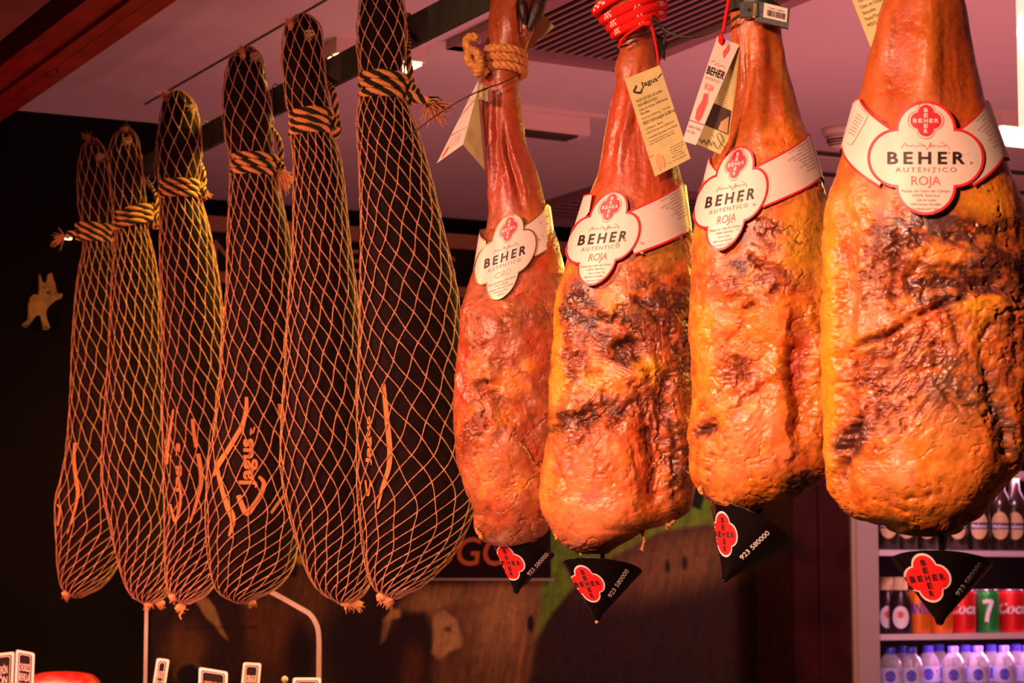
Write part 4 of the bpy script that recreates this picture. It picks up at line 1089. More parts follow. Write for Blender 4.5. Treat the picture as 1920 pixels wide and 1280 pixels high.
LLAB = ['white clover-shaped collar label with gold edge on the first bare ham',
        'white clover-shaped collar label with red edge on the dark cracked ham, below the yellow tag',
        'white clover-shaped collar label with red edge, grease-spotted, on the smooth orange ham',
        'largest white clover-shaped collar label with red edge, on the ham at the right edge']
for li, d in enumerate(LABS):
    H = hamB[d['k']]; T0 = BARE[d['k']]['T']
    za, zb2 = H.row(d['y'][0] - 5), H.row(d['y'][1] + 5)
    da = H.dims(za); db = H.dims(zb2)
    if li == 0:
        db = tuple(np.array(v) for v in (H.dims(H.row(500))[0] - .002, H.dims(H.row(500))[1] * .96, H.dims(H.row(500))[2] * 1.05))
    mg = 3.5 * H.mm
    def lab(z, da=da, db=db, za=za, zb2=zb2, mg=mg):
        t = (z - za) / (zb2 - za)
        return tuple(a_ + (b_ - a_) * t + m_ for a_, b_, m_ in zip(da, db, (-.7 * mg, 1.9 * mg, mg * 2.8)))
    c_ = d['c']; up = np.array(d['up'], float); rt = np.array(d['rt'], float)
    def fmap(off, H=H, lab=lab, c_=c_, up=up, rt=rt):
        return lambda s_, t_: H.hit(c_[0] + rt[0] * s_ + up[0] * t_, c_[1] + rt[1] * s_ + up[1] * t_, off, lab)
    base = fmap(.001)(0, 0)
    T = thing('collar_label', base, LLAB[li], 'label', 'clover-shaped collar labels on the bare hams')
    # card
    mb = MB(); quatrefoil(mb, fmap(.0026), 0, 0, 1, 1, 0.001, 1, 120, 9)
    rimA = [fmap(.0026)(quat_r(p) * math.cos(p), quat_r(p) * math.sin(p)) for p in np.linspace(0, 2 * PI, 120, endpoint=False)]
    rimB = [fmap(.0020)(quat_r(p) * math.cos(p), quat_r(p) * math.sin(p)) for p in np.linspace(0, 2 * PI, 120, endpoint=False)]
    mb.grid(np.array([rimA, rimB]), cv=True)
    mb.build('card', M['card'], T)
    mb = MB(); quat_offset(mb, fmap(.0029), .048 if li != 0 else .035, mi=0); mb.build('border', M[d['edge']], T)
    # band: right strip, left strip, and the run behind the ham
    mb = MB()
    def uv(px, py):
        p = H.hit(px, py, .0008, lab); x = np.dot(p - H.h * H.dist, H.X); yy = np.dot(p, H.h) - H.dist; z = p[2]
        cc, ww, dd = lab(z); return math.atan2(yy / (dd + .0008), (x - cc) / (ww + .0008)), z
    def strip(th0, th1, f_top, f_bot, n=14):
        G = []; E = []
        for k in range(n + 1):
            t = k / n
            row = []
            for q in (0, .045, .3, .6, .955, 1):
                z = f_top(t) * (1 - q) + f_bot(t) * q
                cc, ww, dd = lab(z); th = th0(t) * (1 - q) + th1(t) * q
                row.append(H.world(np.array(cc + (ww + .0012) * math.cos(th)), np.array((dd + .0012) * math.sin(th)), np.array(z)))
            G.append(row)
        G = np.array(G)
        mb.grid(G[:, 1:5], 0); mb.grid(G[:, 0:2], 1); mb.grid(G[:, 4:6], 1)
    lerp = lambda a_, b_: (lambda t: a_ + (b_ - a_) * t)
    (t1, z1), (t2, z2), (t3, z3), (t4, z4) = [uv(*p) for p in d['R']]
    strip(lerp(t1, t2), lerp(t4, t3), lerp(z1, z2), lerp(z4, z3))
    (u1, y1), (u2, y2), (u3, y3), (u4, y4) = [uv(*p) for p in d['L']]
    strip(lerp(u1, u2), lerp(u4, u3), lerp(y1, y2), lerp(y4, y3))
    def unw(a_): return a_ if a_ > 0 else a_ + 2 * PI
    strip(lerp(t2, 2*PI + u2 if u2 < -PI/2 else u2), lerp(t3, 2*PI + u3 if u3 < -PI/2 else u3), lerp(z2, y2), lerp(z3, y3), 30)
    mb.build('band', [M['card'], M[d['edge']]], T)
    # emblem
    f3, f4 = fmap(.0030), fmap(.0033)
    esy = .31; esx = .31
    mb = MB(); quatrefoil(mb, f3, 0, .655, esx, esy * 1.05, 0.96, 1.0, 80, 1, 1); quatrefoil(mb, f3, 0, .655, esx * .86, esy * .9, .001, 1, 80, 4, 0)
    em = mb.build('emblem', [M['card_red'], M['ink_soft']], T)
    mb = MB(); cross_letters(mb, f4, 0, .655, .27); mb.build('emblem_letters', M['ink_pale'], em, smooth=False)
    mb = MB()
    put_text(mb, f3, 'BEHER', -.66, -.10, 1.33, .215, 0, space=1.45, bold=.03)
    put_text(mb, f3, '.', .70, .07, .03, .03, 0)
    mb.build('brand_lettering', M['ink'], T, smooth=False)
    mb = MB(); put_text(mb, f3, 'AUTÉNTICO', -.52, -.245, 1.04, .085, 0, space=1.35)
    for k, t_ in enumerate(d['small']):
        wd = [.82, .46, .34, .52, .50, .26][k] if li else [.86, .42, .78, .44, .22][k]
        put_text(mb, f3, t_, 0, -.60 - .078 * k, wd, .050, 0, center=True)
    mb.build('small_print', M['ink_soft'], T, smooth=False)
    mb = MB(); put_text(mb, f3, d['name'], 0, -.475, .50, .165, 0, center=True); mb.build('variety_lettering', M[d['txt']], T, smooth=False)
    mb = MB()
    sg = [(-.42, .17), (-.36, .26), (-.33, .20), (-.30, .23), (-.26, .20), (-.22, .23), (-.18, .20), (-.13, .22), (-.08, .21), (-.02, .22), (-.12, .26), (-.02, .215), (.02, .15), (.08, .27), (.07, .18), (.12, .24), (.13, .19), (.17, .22), (.21, .19), (.25, .22), (.29, .20), (.34, .23), (.24, .28), (.36, .22), (.40, .15)]
    ribbon(mb, f3, sg, .010, 90); mb.build('signature', M['ink_red'], T, smooth=False)
    # small text blocks on the band's right end, running along it
    if li > 0:
        mb = MB()
        R_ = np.array(d['R'], float)
        def bmap(s_, t_, R_=R_, H=H, lab=lab):
            a_ = R_[0] + (R_[1] - R_[0]) * s_; b_ = R_[3] + (R_[2] - R_[3]) * s_
            q = a_ + (b_ - a_) * t_
            return H.hit(q[0], q[1], .0016, lab)
        lines = ['Ingredientes: Paleta de cerdo ibérico', 'sal, azúcar, antioxidante E-301', 'conservantes E-252', 'Ingredients: Shoulder of iberian', 'salt, antioxidant E-301', 'Elaborado por', 'Embutidos', 'C/ Filiberto 21', 'Guijuelo', 'Salamanca']
        for k, t_ in enumerate(lines):
            ln = [.40, .34, .2, .38, .3, .22, .18, .24, .14, .16][k]
            x0 = .97 - ln; yb = .10 + k * .072
            put_text(mb, lambda a, b, bmap=bmap: bmap(a, b), t_, x0, yb, ln, -.036, 0)
        mb.build('band_print', M['ink_soft'], T, smooth=False)
    if li == 3:
        mb = MB(); L4 = np.array(d['L'], float)
        ribbon(mb, lambda x, y: H.hit(x, y, .0016, lab), [(1610, 196), (1624, 214), (1625, 222), (1600, 266), (1594, 271), (1588, 268)], 1.0, 30)
        for k in range(7):
            ribbon(mb, lambda x, y: H.hit(x, y, .0016, lab), [(1618 - k * 2.6, 222 + k * 5.4), (1606 - k * 2.6, 213 + k * 5.6)], 1.6, 5)
        mb.build('band_print', M['ink_soft'], T, smooth=False)
    # grease spots
    mb = MB(); rs = np.random.RandomState(li + 3)
    for k in range(9 if li != 3 else 4):
        if li == 0: cx_, cy_ = rs.uniform(1000, 1048), rs.uniform(400, 458)
        else: cx_, cy_ = c_[0] + rt[0] * rs.uniform(-.1, 1.1), c_[1] + up[1] * rs.uniform(-.8, .1)
        rr = rs.uniform(1.0, 3.2)
        pts = [H.hit(cx_, cy_, .0035 if li else .0016, lab)] + [H.hit(cx_ + rr * rs.uniform(.5, 1.4) * math.cos(a_), cy_ + rr * rs.uniform(.5, 1.2) * math.sin(a_), .0035 if li else .0016, lab) for a_ in np.linspace(0, 2 * PI, 9, endpoint=False)]
        mb.add(pts, [(0, j, j % 9 + 1) for j in range(1, 10)])
    mb.build('grease_spots', M['stain'], T)

# ------------------------------------------------------------------ drip cups
def perp(a):
    e = np.cross(a, [0, 1.0, 0]); e /= np.linalg.norm(e); return e, np.cross(a, e)
CUPS = [
 dict(k=0, rim=(982, 1029), tip=(967, 1113), hw=58, back=.26, c=(953, 1055), up=(-10, -33), rt=(31, 0), ph=((993, 1080), (1029, 1040), 10), stem=(985, 1008)),
 dict(k=1, rim=(1129, 1062), tip=(1119, 1164), hw=74, back=.22, c=(1101, 1094), up=(-14, -35), rt=(32, -3), ph=((1146, 1121), (1180, 1070), 11), stem=(1130, 1030)),
 dict(k=2, rim=(1412, 984), tip=(1357, 1090), hw=84, back=.30, c=(1357, 1001), up=(-4, -43), rt=(26, 2), ph=((1392, 1050), (1444, 1000), 12), stem=(1428, 948)),
 dict(k=3, rim=(1766, 1052), tip=(1762, 1172), hw=91, back=.24, c=(1739, 1083), up=(-13, -46), rt=(44, -4), ph=((1798, 1118), (1843, 1058), 12), stem=(1766, 985)),
]
CLAB = ['black conical drip cup under the first bare ham, partly tucked behind its lower edge', 'black conical drip cup under the dark cracked ham',
        'black conical drip cup tilted to the right under the smooth orange ham', 'largest black conical drip cup in front of the drinks fridge']
for ci, d in enumerate(CUPS):
    H = hamB[d['k']]
    yo = -.01 if ci != 0 else .012
    rimc = hw(H, *d['rim'], yo); tip = hw(H, *d['tip'], yo)
    A = rimc - tip; L_ = np.linalg.norm(A); A = A / L_
    A = A + H.h * d['back']; A /= np.linalg.norm(A)
    r = d['hw'] * H.mm; Lc = L_ * 1.0
    ta = r / Lc; ca2 = 1 / (1 + ta * ta)
    T = thing('drip_cup', tip, CLAB[ci], 'cup', 'black drip cups under the bare hams')
    mb = MB()
    prof = [(.0012, 0), (.003, .0012)] + [(ta * Lc * f, Lc * f) for f in (.12, .3, .5, .7, .85, .97)] + [(r * 1.0, Lc), (r * 1.015, Lc * 1.01), (r * .99, Lc * 1.015), (r * .95, Lc * .99), (r * .5, Lc * .52), (.002, Lc * .08)]
    mb.lathe(prof, tip, 64, 0, A)
    mb.build('cup', M['cup'], T)
    st = hw(H, *d['stem'], yo + .002)
    mb = MB(); e1, e2 = perp(A)
    mb.tube([tip + A * Lc * .3, rimc * .5 + (tip + A * Lc) * .5, st], .0026, 8); mb.build('spike', M['cup'], T)
    if ci in (1,): 
        mb = MB(); blob(mb, tip - A * .001, .002, .002, .002, 1, .1, 8); mb.build('drip', M['fat'], T)
    def cone_hit(px, py, off, tip=tip, A=A, ca2=ca2, Lc=Lc):
        dd = ray(px, py); dd = dd / np.linalg.norm(dd); v = CAM - (tip - A * off / math.sqrt(1 - ca2))
        da, va = np.dot(dd, A), np.dot(v, A)
        a_ = da * da - ca2; b_ = 2 * (da * va - ca2 * np.dot(dd, v)); c_ = va * va - ca2 * np.dot(v, v)
        disc = b_ * b_ - 4 * a_ * c_
        if disc < 0: return None
        rts = [(-b_ - math.sqrt(disc)) / (2 * a_), (-b_ + math.sqrt(disc)) / (2 * a_)]
        good = [t for t in rts if t > 0 and 0 < np.dot(CAM + dd * t - tip, A) < Lc * 1.02]
        if not good: return None
        return CAM + dd * min(good)
    c_, up, rt = d['c'], np.array(d['up'], float), np.array(d['rt'], float)
    fm = lambda off: (lambda s_, t_: cone_hit(c_[0] + rt[0] * s_ + up[0] * t_, c_[1] + rt[1] * s_ + up[1] * t_, off))
    mb = MB(); quatrefoil(mb, fm(.0004), 0, 0, 1, 1, .001, 1, 96, 8, 0); sk = mb.build('sticker', M['tag_border'], T)
    mb = MB(); quatrefoil(mb, fm(.0007), 0, 0, .9, .91, .001, 1, 96, 8, 0); mb.build('sticker_emblem', M['stick_red'], sk)
    mb = MB(); cross_letters(mb, fm(.0010), -.0, 0, .92, bold=.05)
    mb.build('sticker_letters', M['ink'], sk, smooth=False)
    mb = MB(); (x0, y0), (x1, y1), hh = d['ph']; bl = np.array([x1 - x0, y1 - y0], float); Lb = np.linalg.norm(bl); bl /= Lb; nb = np.array([bl[1], -bl[0]])
    put_text(mb, lambda s_, t_: cone_hit(x0 + bl[0] * s_ + nb[0] * t_, y0 + bl[1] * s_ + nb[1] * t_, .0008), '923 580000', 0, 0, Lb, hh * .8, bold=.02)
    mb.build('phone_number', M['ink_pale'], T, smooth=False)

# ------------------------------------------------------------------ ropes, tags and seals on the bare hams
# jute rope
H = hamB[0]
T = thing('jute_rope', hw(H, 948, 118), 'thick tan jute rope knotted around the shank of the hoofed ham', 'rope')
path, (cx, wx, zc, thk) = coil_path(H, 116, 4, 905, 991, 3, 17)
mb = MB(); rope(mb, path, thk / 2, thk * 2.2, (0,), strands=3); mb.build('coil', M['jute'], T)
mb = MB()
rope(mb, spline([hw(H, 912, 135, -.028), hw(H, 893, 128, -.034), hw(H, 878, 112, -.03), hw(H, 882, 95, -.028), hw(H, 896, 100, -.034), hw(H, 900, 125, -.038), hw(H, 893, 140, -.034)], 50), .0056, .014, (0,))
rope(mb, spline([hw(H, 880, 108, -.026), hw(H, 878, 92, -.028), hw(H, 875, 78, -.028), hw(H, 882, 70, -.028), hw(H, 894, 71, -.028)], 36), .0056, .014, (0,))
mb.build('knot', M['jute'], T)
mb = MB()
for p in ((868, 78), (896, 70), (900, 80)): fibres(mb, hw(H, *p, -.028), (rng.uniform(-1, 1), 0, .4), 4, .010, .5, .00025)
mb.build('loose_fibres', M['fray_pale'], T)
mb = MB(); rp = rail_pt(960)
rope(mb, spline([hw(H, 950, 105, .03), hw(H, 950, 40, .05), rp + UP * .0 - H.h * .012, rp + UP * .045 - H.h*.012, rp + UP * .05 + H.h * .01, rp - UP * .01 + H.h * .012], 50), .004, .012, (0,))
mb.build('tail', M['jute'], T)
# folded leaflet
def quadmap(q):
    q = [np.asarray(p, float) for p in q]     # TL, TR, BR, BL
    return lambda s_, t_: (q[0] * (1 - s_) + q[1] * s_) * t_ + (q[3] * (1 - s_) + q[2] * s_) * (1 - t_)
def offs(fn, dv): return lambda s_, t_: fn(s_, t_) + dv
T = thing('folded_leaflet', hw(H, 880, 230, -.03), 'folded white leaflet hanging from the jute rope, seen edge-on', 'leaflet')
front = -H.h * .0008
A_ = [hw(H, 897, 150, -.030), hw(H, 895, 172, -.034), hw(H, 868, 271, -.050), hw(H, 819, 306, -.018)]
mb = MB(); mb.slab(A_, .0005, H.h); mb.build('front_leaf', M['card'], T, smooth=False)
B_ = [hw(H, 895, 172, -.034), hw(H, 903, 200, -.022), hw(H, 909, 319, -.024), hw(H, 868, 271, -.050)]
mb = MB(); mb.slab(B_, .0005, H.h); mb.build('back_leaf', M['card_tan_or_shade'], T, smooth=False)  # right leaf of the white leaflet; its shade is put into the tan
fa = offs(quadmap([A_[0], A_[1], A_[2], A_[3]]), front)
mb = MB()
for k in range(5): put_text(mb, fa, 'Jamón y paleta 100% ibérica' [: 22 - k], .12, .26 - k * .035, .62, .018)
mb.build('leaflet_print', M['ink_soft'], T, smooth=False)
mb = MB(); mb.add([fa(.10, .03), fa(.24, .05), fa(.30, .14), fa(.18, .17)], [(0, 1, 2, 3)]); 
ribbon(mb, fa, [(.02, .33), (.96, .34)], .012, 6)
mb.build('red_mark', M['ink_red'], T, smooth=False)
fb = offs(quadmap(B_), front)
mb = MB()
for k in range(6): put_text(mb, fb, 'elaborado con cerdos ibéricos', .1, .34 - k * .04, .72, .02)
mb.build('leaflet_print', M['ink_soft'], T, smooth=False)
# metal clip and wire
T = thing('seal_clip', hw(H, 905, 172, -.045), 'small metal seal clip with yellow core on the hoofed ham', 'clip')
mb = MB(); ax = [H.X, H.h, UP]
mb.box(hw(H, 902, 172, -.042), (.0065, .004, .020), 0, ax); mb.box(hw(H, 912, 176, -.041), (.0045, .003, .019), 0, ax); mb.build('clip_body', M['hook'], T, smooth=False)
mb = MB(); mb.box(hw(H, 902, 171, -.0445), (.0032, .002, .015), 0, ax); mb.build('clip_core', M['yellow'], T, smooth=False)
mb = MB(); mb.tube(spline([hw(H, 970, 141, -.022), hw(H, 940, 156, -.036), hw(H, 905, 168, -.046), hw(H, 860, 190, -.05), hw(H, 810, 222, -.05), hw(H, 757, 263, -.05)], 40), .0009, 6)
mb.build('wire', M['fix_dark'], T)
# tags behind
def flat_tag(H, quad, yo, th=.0005):
    Q = [hw(H, x, y, yo if np.isscalar(yo) else yo[i]) for i, (x, y) in enumerate(quad)]
    return Q
T = thing('paper_tag', hw(H, 1010, 60, .012), 'yellowed paper tag sticking out behind the hoof', 'tag')
Q = flat_tag(H, [(1005, 12), (1040, 50), (990, 94), (962, 52)], .030)
mb = MB(); mb.slab(Q, .0005, H.h); mb.build('card', M['card_tan_or_shade'], T, smooth=False)
fq = offs(quadmap(Q), front)
mb = MB(); ribbon(mb, fq, [(.3, .5), (.3, .85)], .15, 5)
for k in range(4): put_text(mb, fq, 'lote 2301 peso', .5, .8 - k * .1, .35, .03)
mb.build('tag_print', M['stain'], T, smooth=False)

# red rope on the cracked ham
H = hamB[1]
T = thing('red_rope', hw(H, 1195, 45), 'thick red rope with white flecks wound around the shank of the cracked ham', 'rope')
def redrope(mb, path, r):
    path = np.asarray(path); mb2 = MB(); mb2.tube(path, r, 12, 0)
    # ring/segment based white flecks and plaited swelling
    V = np.vstack(mb2.v); n = 12; N = len(path)
    ctr = np.repeat(path, n, axis=0)
    ring = np.arange(N).repeat(n); seg = np.tile(np.arange(n), N)
    V = ctr + (V - ctr) * (1 + .07 * np.cos((ring * .9 + seg) * PI))[:, None]
    mi = []
    for f in mb2.f:
        if len(f) == 4:
            k = f[0] // n; s_ = f[0] % n
            mi.append(1 if (k % 16) < 5 and (k + s_) % 2 == 0 and (s_ + (k // 16) * 3) % 6 in (0, 1, 2) else 0)
        else: mi.append(0)
    mb.add(V, mb2.f, mi)
mb = MB()
for (xa, ya, xb, yb, th) in ((1138, 40, 1250, -8, 19), (1150, 54, 1248, 12, 19), (1158, 68, 1246, 28, 17)):
    cxp, cyp = (xa + xb) / 2, (ya + yb) / 2
    x0, z0 = H.plane(xa - 6, ya); x1, z1 = H.plane(xb - 4, yb)
    t = np.linspace(0, 2 * PI, 110)
    X_ = (x0 + x1) / 2 + (x1 - x0) / 2 * np.cos(t); Yy = .034 * np.sin(t) - .004; Z_ = (z0 + z1) / 2 + (z1 - z0) / 2 * np.cos(t) + .005 * np.sin(t)
    redrope(mb, H.world(X_, Yy, Z_), th / 2 * H.mm)
mb.build('coil', [M['rope_red'], M['rope_white']], T)
mb = MB()
t = np.linspace(0, 2 * PI, 60); x0, z0 = H.plane(1118, 22); x1, z1 = H.plane(1258, -30)
redrope(mb, H.world((x0 + x1) / 2 + (x1 - x0) / 2 * np.cos(t), .036 * np.sin(t), (z0 + z1) / 2 + (z1 - z0) / 2 * np.cos(t)), .0055)
rp = rail_pt(1170)
redrope(mb, spline([hw(H, 1200, 0, .035), hw(H, 1195, -60, .05), rp - H.h * .014 + UP * .02, rp - H.h * .012 + UP * .05, rp + H.h * .012 + UP * .05, rp + H.h * .014 - UP * .01], 50), .005)
mb.build('tail', [M['rope_red'], M['rope_white']], T)
# thin red cord holding the yellow tag
T = thing('tag_cord', hw(H, 1220, 45, -.04), 'thin red cord tied at the neck of the cracked ham, holding the yellow tag', 'cord')
mb = MB()
mb.tube(spline([hw(H, 1160, 88, -.026), hw(H, 1172, 68, -.038), hw(H, 1195, 52, -.046), hw(H, 1215, 42, -.048), hw(H, 1222, 50, -.046), hw(H, 1229, 80, -.040), hw(H, 1234, 110, -.036), hw(H, 1236, 128, -.036)], 50), .0016, 8)
mb.tube(spline([hw(H, 1163, 76, -.026), hw(H, 1185, 58, -.042), hw(H, 1205, 47, -.047)], 20), .0015, 8)
blob(mb, hw(H, 1216, 44, -.048), .005, .004, .003, 2, .3, 8); blob(mb, hw(H, 1235, 126, -.037), .0025, .0025, .004, 2, .2, 8)
mb.build('cord', M['rope_red'], T)
TG = flat_tag(H, [(1171, 148), (1237, 122), (1295, 297), (1228, 331)], [-.046, -.040, -.046, -.052])
T = thing('yellow_tag', TG[0], 'long yellowed price tag printed with black text hanging on the cracked ham', 'tag')
mb = MB(); mb.slab(TG, .0006, H.h); mb.build('card', M['card_tan_or_shade'], T, smooth=False)
fq = offs(quadmap(TG), -H.h * .0006)
mb = MB()
put_text(mb, fq, 'Jagus', .36, .860, .46, .052, bold=.01); ribbon(mb, fq, [(.84, .885), (.92, .90), (.98, .915)], .010, 8)
ribbon(mb, fq, [(.25, .895), (.20, .875), (.12, .850)], .022, 8); ribbon(mb, fq, [(.12, .852), (.20, .828), (.30, .812)], .022, 8); ribbon(mb, fq, [(.30, .812), (.36, .842)], .022, 5)
mb.build('brand_lettering', M['ink'], T, smooth=False)
mb = MB()
for (t_, x, y, wd, hh) in (('PALETA DE CEBO DE CAMPO', .12, .735, .72, .028), ('100% IBERICA ROJA', .12, .690, .54, .028), ('Cebo de Campo 100% Iberian', .12, .645, .80, .026), ('Shoulder', .12, .605, .26, .026),
                           ('Peso/Tara 0,000 kg', .12, .560, .50, .016), ('Nr.23', .72, .560, .18, .022), ('PESO N/N.weight: 6,280 kg', .12, .505, .88, .032), ('LOTE/Batch: 38418', .12, .450, .48, .016),
                           ('F.ENV./Packing date: 10/05/2018', .12, .410, .76, .016), ('F.CAD/EXP. Best before: 30/10/2020', .12, .360, .82, .016), ('Conservar en Lugar Fresco y seco', .12, .325, .70, .014), ('Keep. Temp.: 8 a 18 C. Best fresh', .12, .300, .70, .014),
                           ('Elaborado por Fermín S.L.', .60, .185, .36, .012), ('Pol. Agroalimentario', .56, .160, .40, .012), ('C/ Filiberto, 21', .58, .135, .30, .012), ('37770 Guijuelo', .60, .110, .26, .012), ('Salamanca (Spain)', .56, .085, .34, .012), ('Tel. +34 923 580 000', .42, .050, .5, .012)):
    put_text(mb, fq, t_, x, y, wd, hh)
mb.build('tag_print', M['ink'], T, smooth=False)
mb = MB(); mb.add([fq(.10, .08), fq(.14, .16), fq(.24, .195), (fq(.34, .155)), fq(.36, .08), fq(.28, .03), fq(.23, .07), fq(.17, .03)], [list(range(8))])
mb.build('tag_emblem', M['ink_gold'], T, smooth=False)
mb = MB(); ribbon(mb, fq, [(0, .195), (.12, .195)], .006, 4); ribbon(mb, fq, [(.90, .195), (1, .195)], .006, 4); mb.build('red_dashes', M['ink_red'], T, smooth=False)
# dark wire round the neck and across to the next ham
T = thing('green_wire', hw(H, 1240, 50, -.03), 'dark green wire looping from the cracked ham across to the black barcode seal', 'wire')
mb = MB(); H2 = hamB[2]
t = np.linspace(PI * .95, 2 * PI * 1.02, 30); x0, z0 = H.plane(1157, 92); x1, z1 = H.plane(1232, 66)
mb.tube(H.world((x0 + x1) / 2 + (x1 - x0) / 2 * np.cos(t), .033 * np.sin(t), (z0 + z1) / 2 + (z1 - z0) / 2 * np.cos(t)), .0013, 7)
mb.tube(spline([hw(H, 1222, 38, -.045), hw(H, 1238, 48, -.035), hw(H, 1247, 62, -.02), hw(H, 1245, 82, -.015)], 20), .0014, 7)
mb.tube(spline([hw(H, 1224, 28, -.045), hw(H, 1245, 55, -.04), hw(H, 1275, 68, -.05), hw(H, 1310, 68, -.07), hw(H2, 1350, 52, .0), hw(H2, 1385, 30, -.03), hw(H2, 1405, 18, -.055)], 50), .0015, 7)
mb.build('wire', M['wire'], T)
# dry leaf
mb = MB()
pts = [(1232, 66), (1246, 70), (1253, 82), (1248, 92), (1247, 114), (1240, 106), (1237, 118), (1231, 100)]
mb.slab([hw(H, *p, .0 + .004 * math.sin(k)) for k, p in enumerate(pts)], .001, H.h)
tag(mb.build('dry_leaf', M['leaf'], smooth=False), 'small dry blackened leaf behind the cracked ham\'s neck', 'leaf')

# ham three: barcode seal, cord, leaflet
H = hamB[2]
T = thing('barcode_seal', hw(H, 1440, 25, -.05), 'black plastic seal with a white barcode sticker round the third bare ham', 'seal')
Q = [hw(H, 1415, 2, -.050), hw(H, 1482, 15, -.052), hw(H, 1478, 53, -.052), hw(H, 1415, 38, -.050)]
mb = MB(); mb.slab(Q, .006, H.h)
t = np.linspace(PI * .9, 2 * PI * 1.05, 30)
zt_, zb3 = H.row(6), H.row(22)
x0 = H.plane(1368, 0)[0]; x1 = H.plane(1468, 0)[0]; zt_ = H.plane(1374, 0)[1]; dz = .014
G = [[H.world(np.array((x0 + x1) / 2 + (x1 - x0) / 2 * math.cos(a_)), np.array(.043 * math.sin(a_)), np.array(zt_ - (k * dz) - .006 * (1 + math.cos(a_)))) for k in (0, 1)] for a_ in t]
mb.grid(np.array(G)); mb.build('seal_body', M['barcode_tag'], T, smooth=False)
mb = MB(); mb.box(hw(H, 1404, 19, -.049), (.018, .008, .015), 0, [H.X, H.h, UP]); mb.build('lock', M['barcode_tag'], T, smooth=False)
mb = MB(); mb.slab([hw(H, 1413, 6, -.053), hw(H, 1418, 7, -.053), hw(H, 1416, 33, -.053), hw(H, 1411, 32, -.053)], .003, H.h); mb.build('yellow_strip', M['yellow'], T, smooth=False)
Qs = [hw(H, 1433, 5, -.0535), hw(H, 1477, 16, -.0535), hw(H, 1475, 42, -.0535), hw(H, 1431, 32, -.0535)]
mb = MB(); mb.slab(Qs, .0008, H.h); mb.build('barcode_sticker', M['card'], T, smooth=False)
fq = offs(quadmap(Qs), -H.h * .0006); mb = MB(); x = .16
rs = np.random.RandomState(5)
while x < .92:
    wd = rs.choice([.010, .018, .028]); ribbon(mb, fq, [(x, .15), (x, .58)], wd, 3); x += wd + rs.choice([.010, .02])
put_text(mb, fq, '8 437011 6280023', .2, .66, .66, .12)
mb.build('barcode', M['ink'], T, smooth=False)
T = thing('leaflet_cord', hw(H, 1360, 30, -.045), 'thin red cord holding the leaflet by the third bare ham', 'cord')
mb = MB(); mb.tube(spline([hw(H, 1368, -60, -.03), hw(H, 1366, 0, -.045), hw(H, 1361, 30, -.05), hw(H, 1356, 62, -.055)], 24), .0019, 8); blob(mb, hw(H, 1352, 74, -.057), .003, .002, .0055, 3, .2, 8)
mb.build('cord', M['rope_red'], T)
F_ = [hw(H, 1345, 68, -.054), hw(H, 1386, 84, -.052), hw(H, 1305, 272, -.078), hw(H, 1280, 264, -.080)]
T = thing('printed_leaflet', F_[0], 'narrow folded leaflet with red printing hanging left of the third bare ham', 'leaflet')
mb = MB()
n = 14; G = []
fq = quadmap(F_)
for k in range(n + 1):
    t_ = 1 - k / n
    G.append([fq(s_, t_) - H.h * .004 * math.sin(PI * t_) for s_ in (0, .33, .66, 1)])
G = np.array(G); mb.grid(G); mb.grid(G + H.h * .0006); mb.build('front_leaf', M['card'], T)
ff = lambda s_, t_: fq(s_, t_) - H.h * (.004 * math.sin(PI * t_) + .0006)
B_ = [hw(H, 1345, 69, -.0525), hw(H, 1386, 86, -.050), hw(H, 1350, 289, -.052), hw(H, 1302, 268, -.052)]
B_[1] = hw(H, 1387, 90, -.049)
mb = MB(); mb.slab([B_[0], B_[1], hw(H, 1380, 167, -.049), hw(H, 1366, 262, -.050), B_[2], B_[3]], .0006, H.h); mb.build('back_leaf', M['card_tan_or_shade'], T, smooth=False)
fb = offs(quadmap([hw(H, 1350, 95, -.052), hw(H, 1382, 105, -.050), hw(H, 1350, 287, -.052), hw(H, 1304, 267, -.052)]), -H.h * .0006)
mb = MB()
put_text(mb, ff, 'BEHER', .06, .640, .90, .075, bold=.03, space=1.1); mb.build('brand_lettering', M['ink'], T, smooth=False)
mb = MB(); ribbon(mb, ff, [(.55, .955), (.5, .87)], .02, 3)
mb.add([ff(.60, .975), ff(.70, .925), ff(.60, .82), ff(.46, .88)], [(0, 1, 2, 3)])
put_text(mb, ff, 'ROJA', .22, .500, .48, .060)
ribbon(mb, ff, [(.10, .755), (.25, .775), (.3, .74), (.45, .765), (.5, .74), (.7, .76), (.85, .735)], .006, 40)
mb.add([ff(.30, .46), ff(.52, .47), ff(.66, .40), ff(.66, .25), ff(.56, .20), ff(.30, .22), ff(.22, .30), ff(.34, .40)], [list(range(8))])
ribbon(mb, ff, [(0, .192), (1, .192)], .010, 6); mb.build('red_print', M['ink_red'], T, smooth=False)
mb = MB(); put_text(mb, ff, 'AUTÉNTICO', .1, .59, .75, .028, space=1.2); put_text(mb, ff, 'Jamón y Paleta', .06, .13, .85, .03); put_text(mb, ff, 'de Cebo', .06, .085, .55, .03)
mb.build('small_print', M['ink_soft'], T, smooth=False); mb = MB()
for k in range(15): put_text(mb, fb, 'carne ibérica de bellota', .42 + .0 * k, .86 - k * .028, .5, .014)
mb.build('small_print', M['ink_soft'], T, smooth=False)
mb = MB(); mb.add([hw(H, 1338, 193, -.0534), hw(H, 1370, 207, -.0516), hw(H, 1364, 252, -.0516), hw(H, 1318, 233, -.0534)], [(0, 1, 2, 3)])
mb.build('picture_strip', M['fix_dark'], T, smooth=False)
mb = MB(); mb.add([hw(H, 1352, 228, -.0540), hw(H, 1367, 218, -.0524), hw(H, 1364, 250, -.0524), hw(H, 1346, 243, -.0540)], [(0, 1, 2, 3)]); mb.build('picture_field', M['ink_gold'], T, smooth=False)
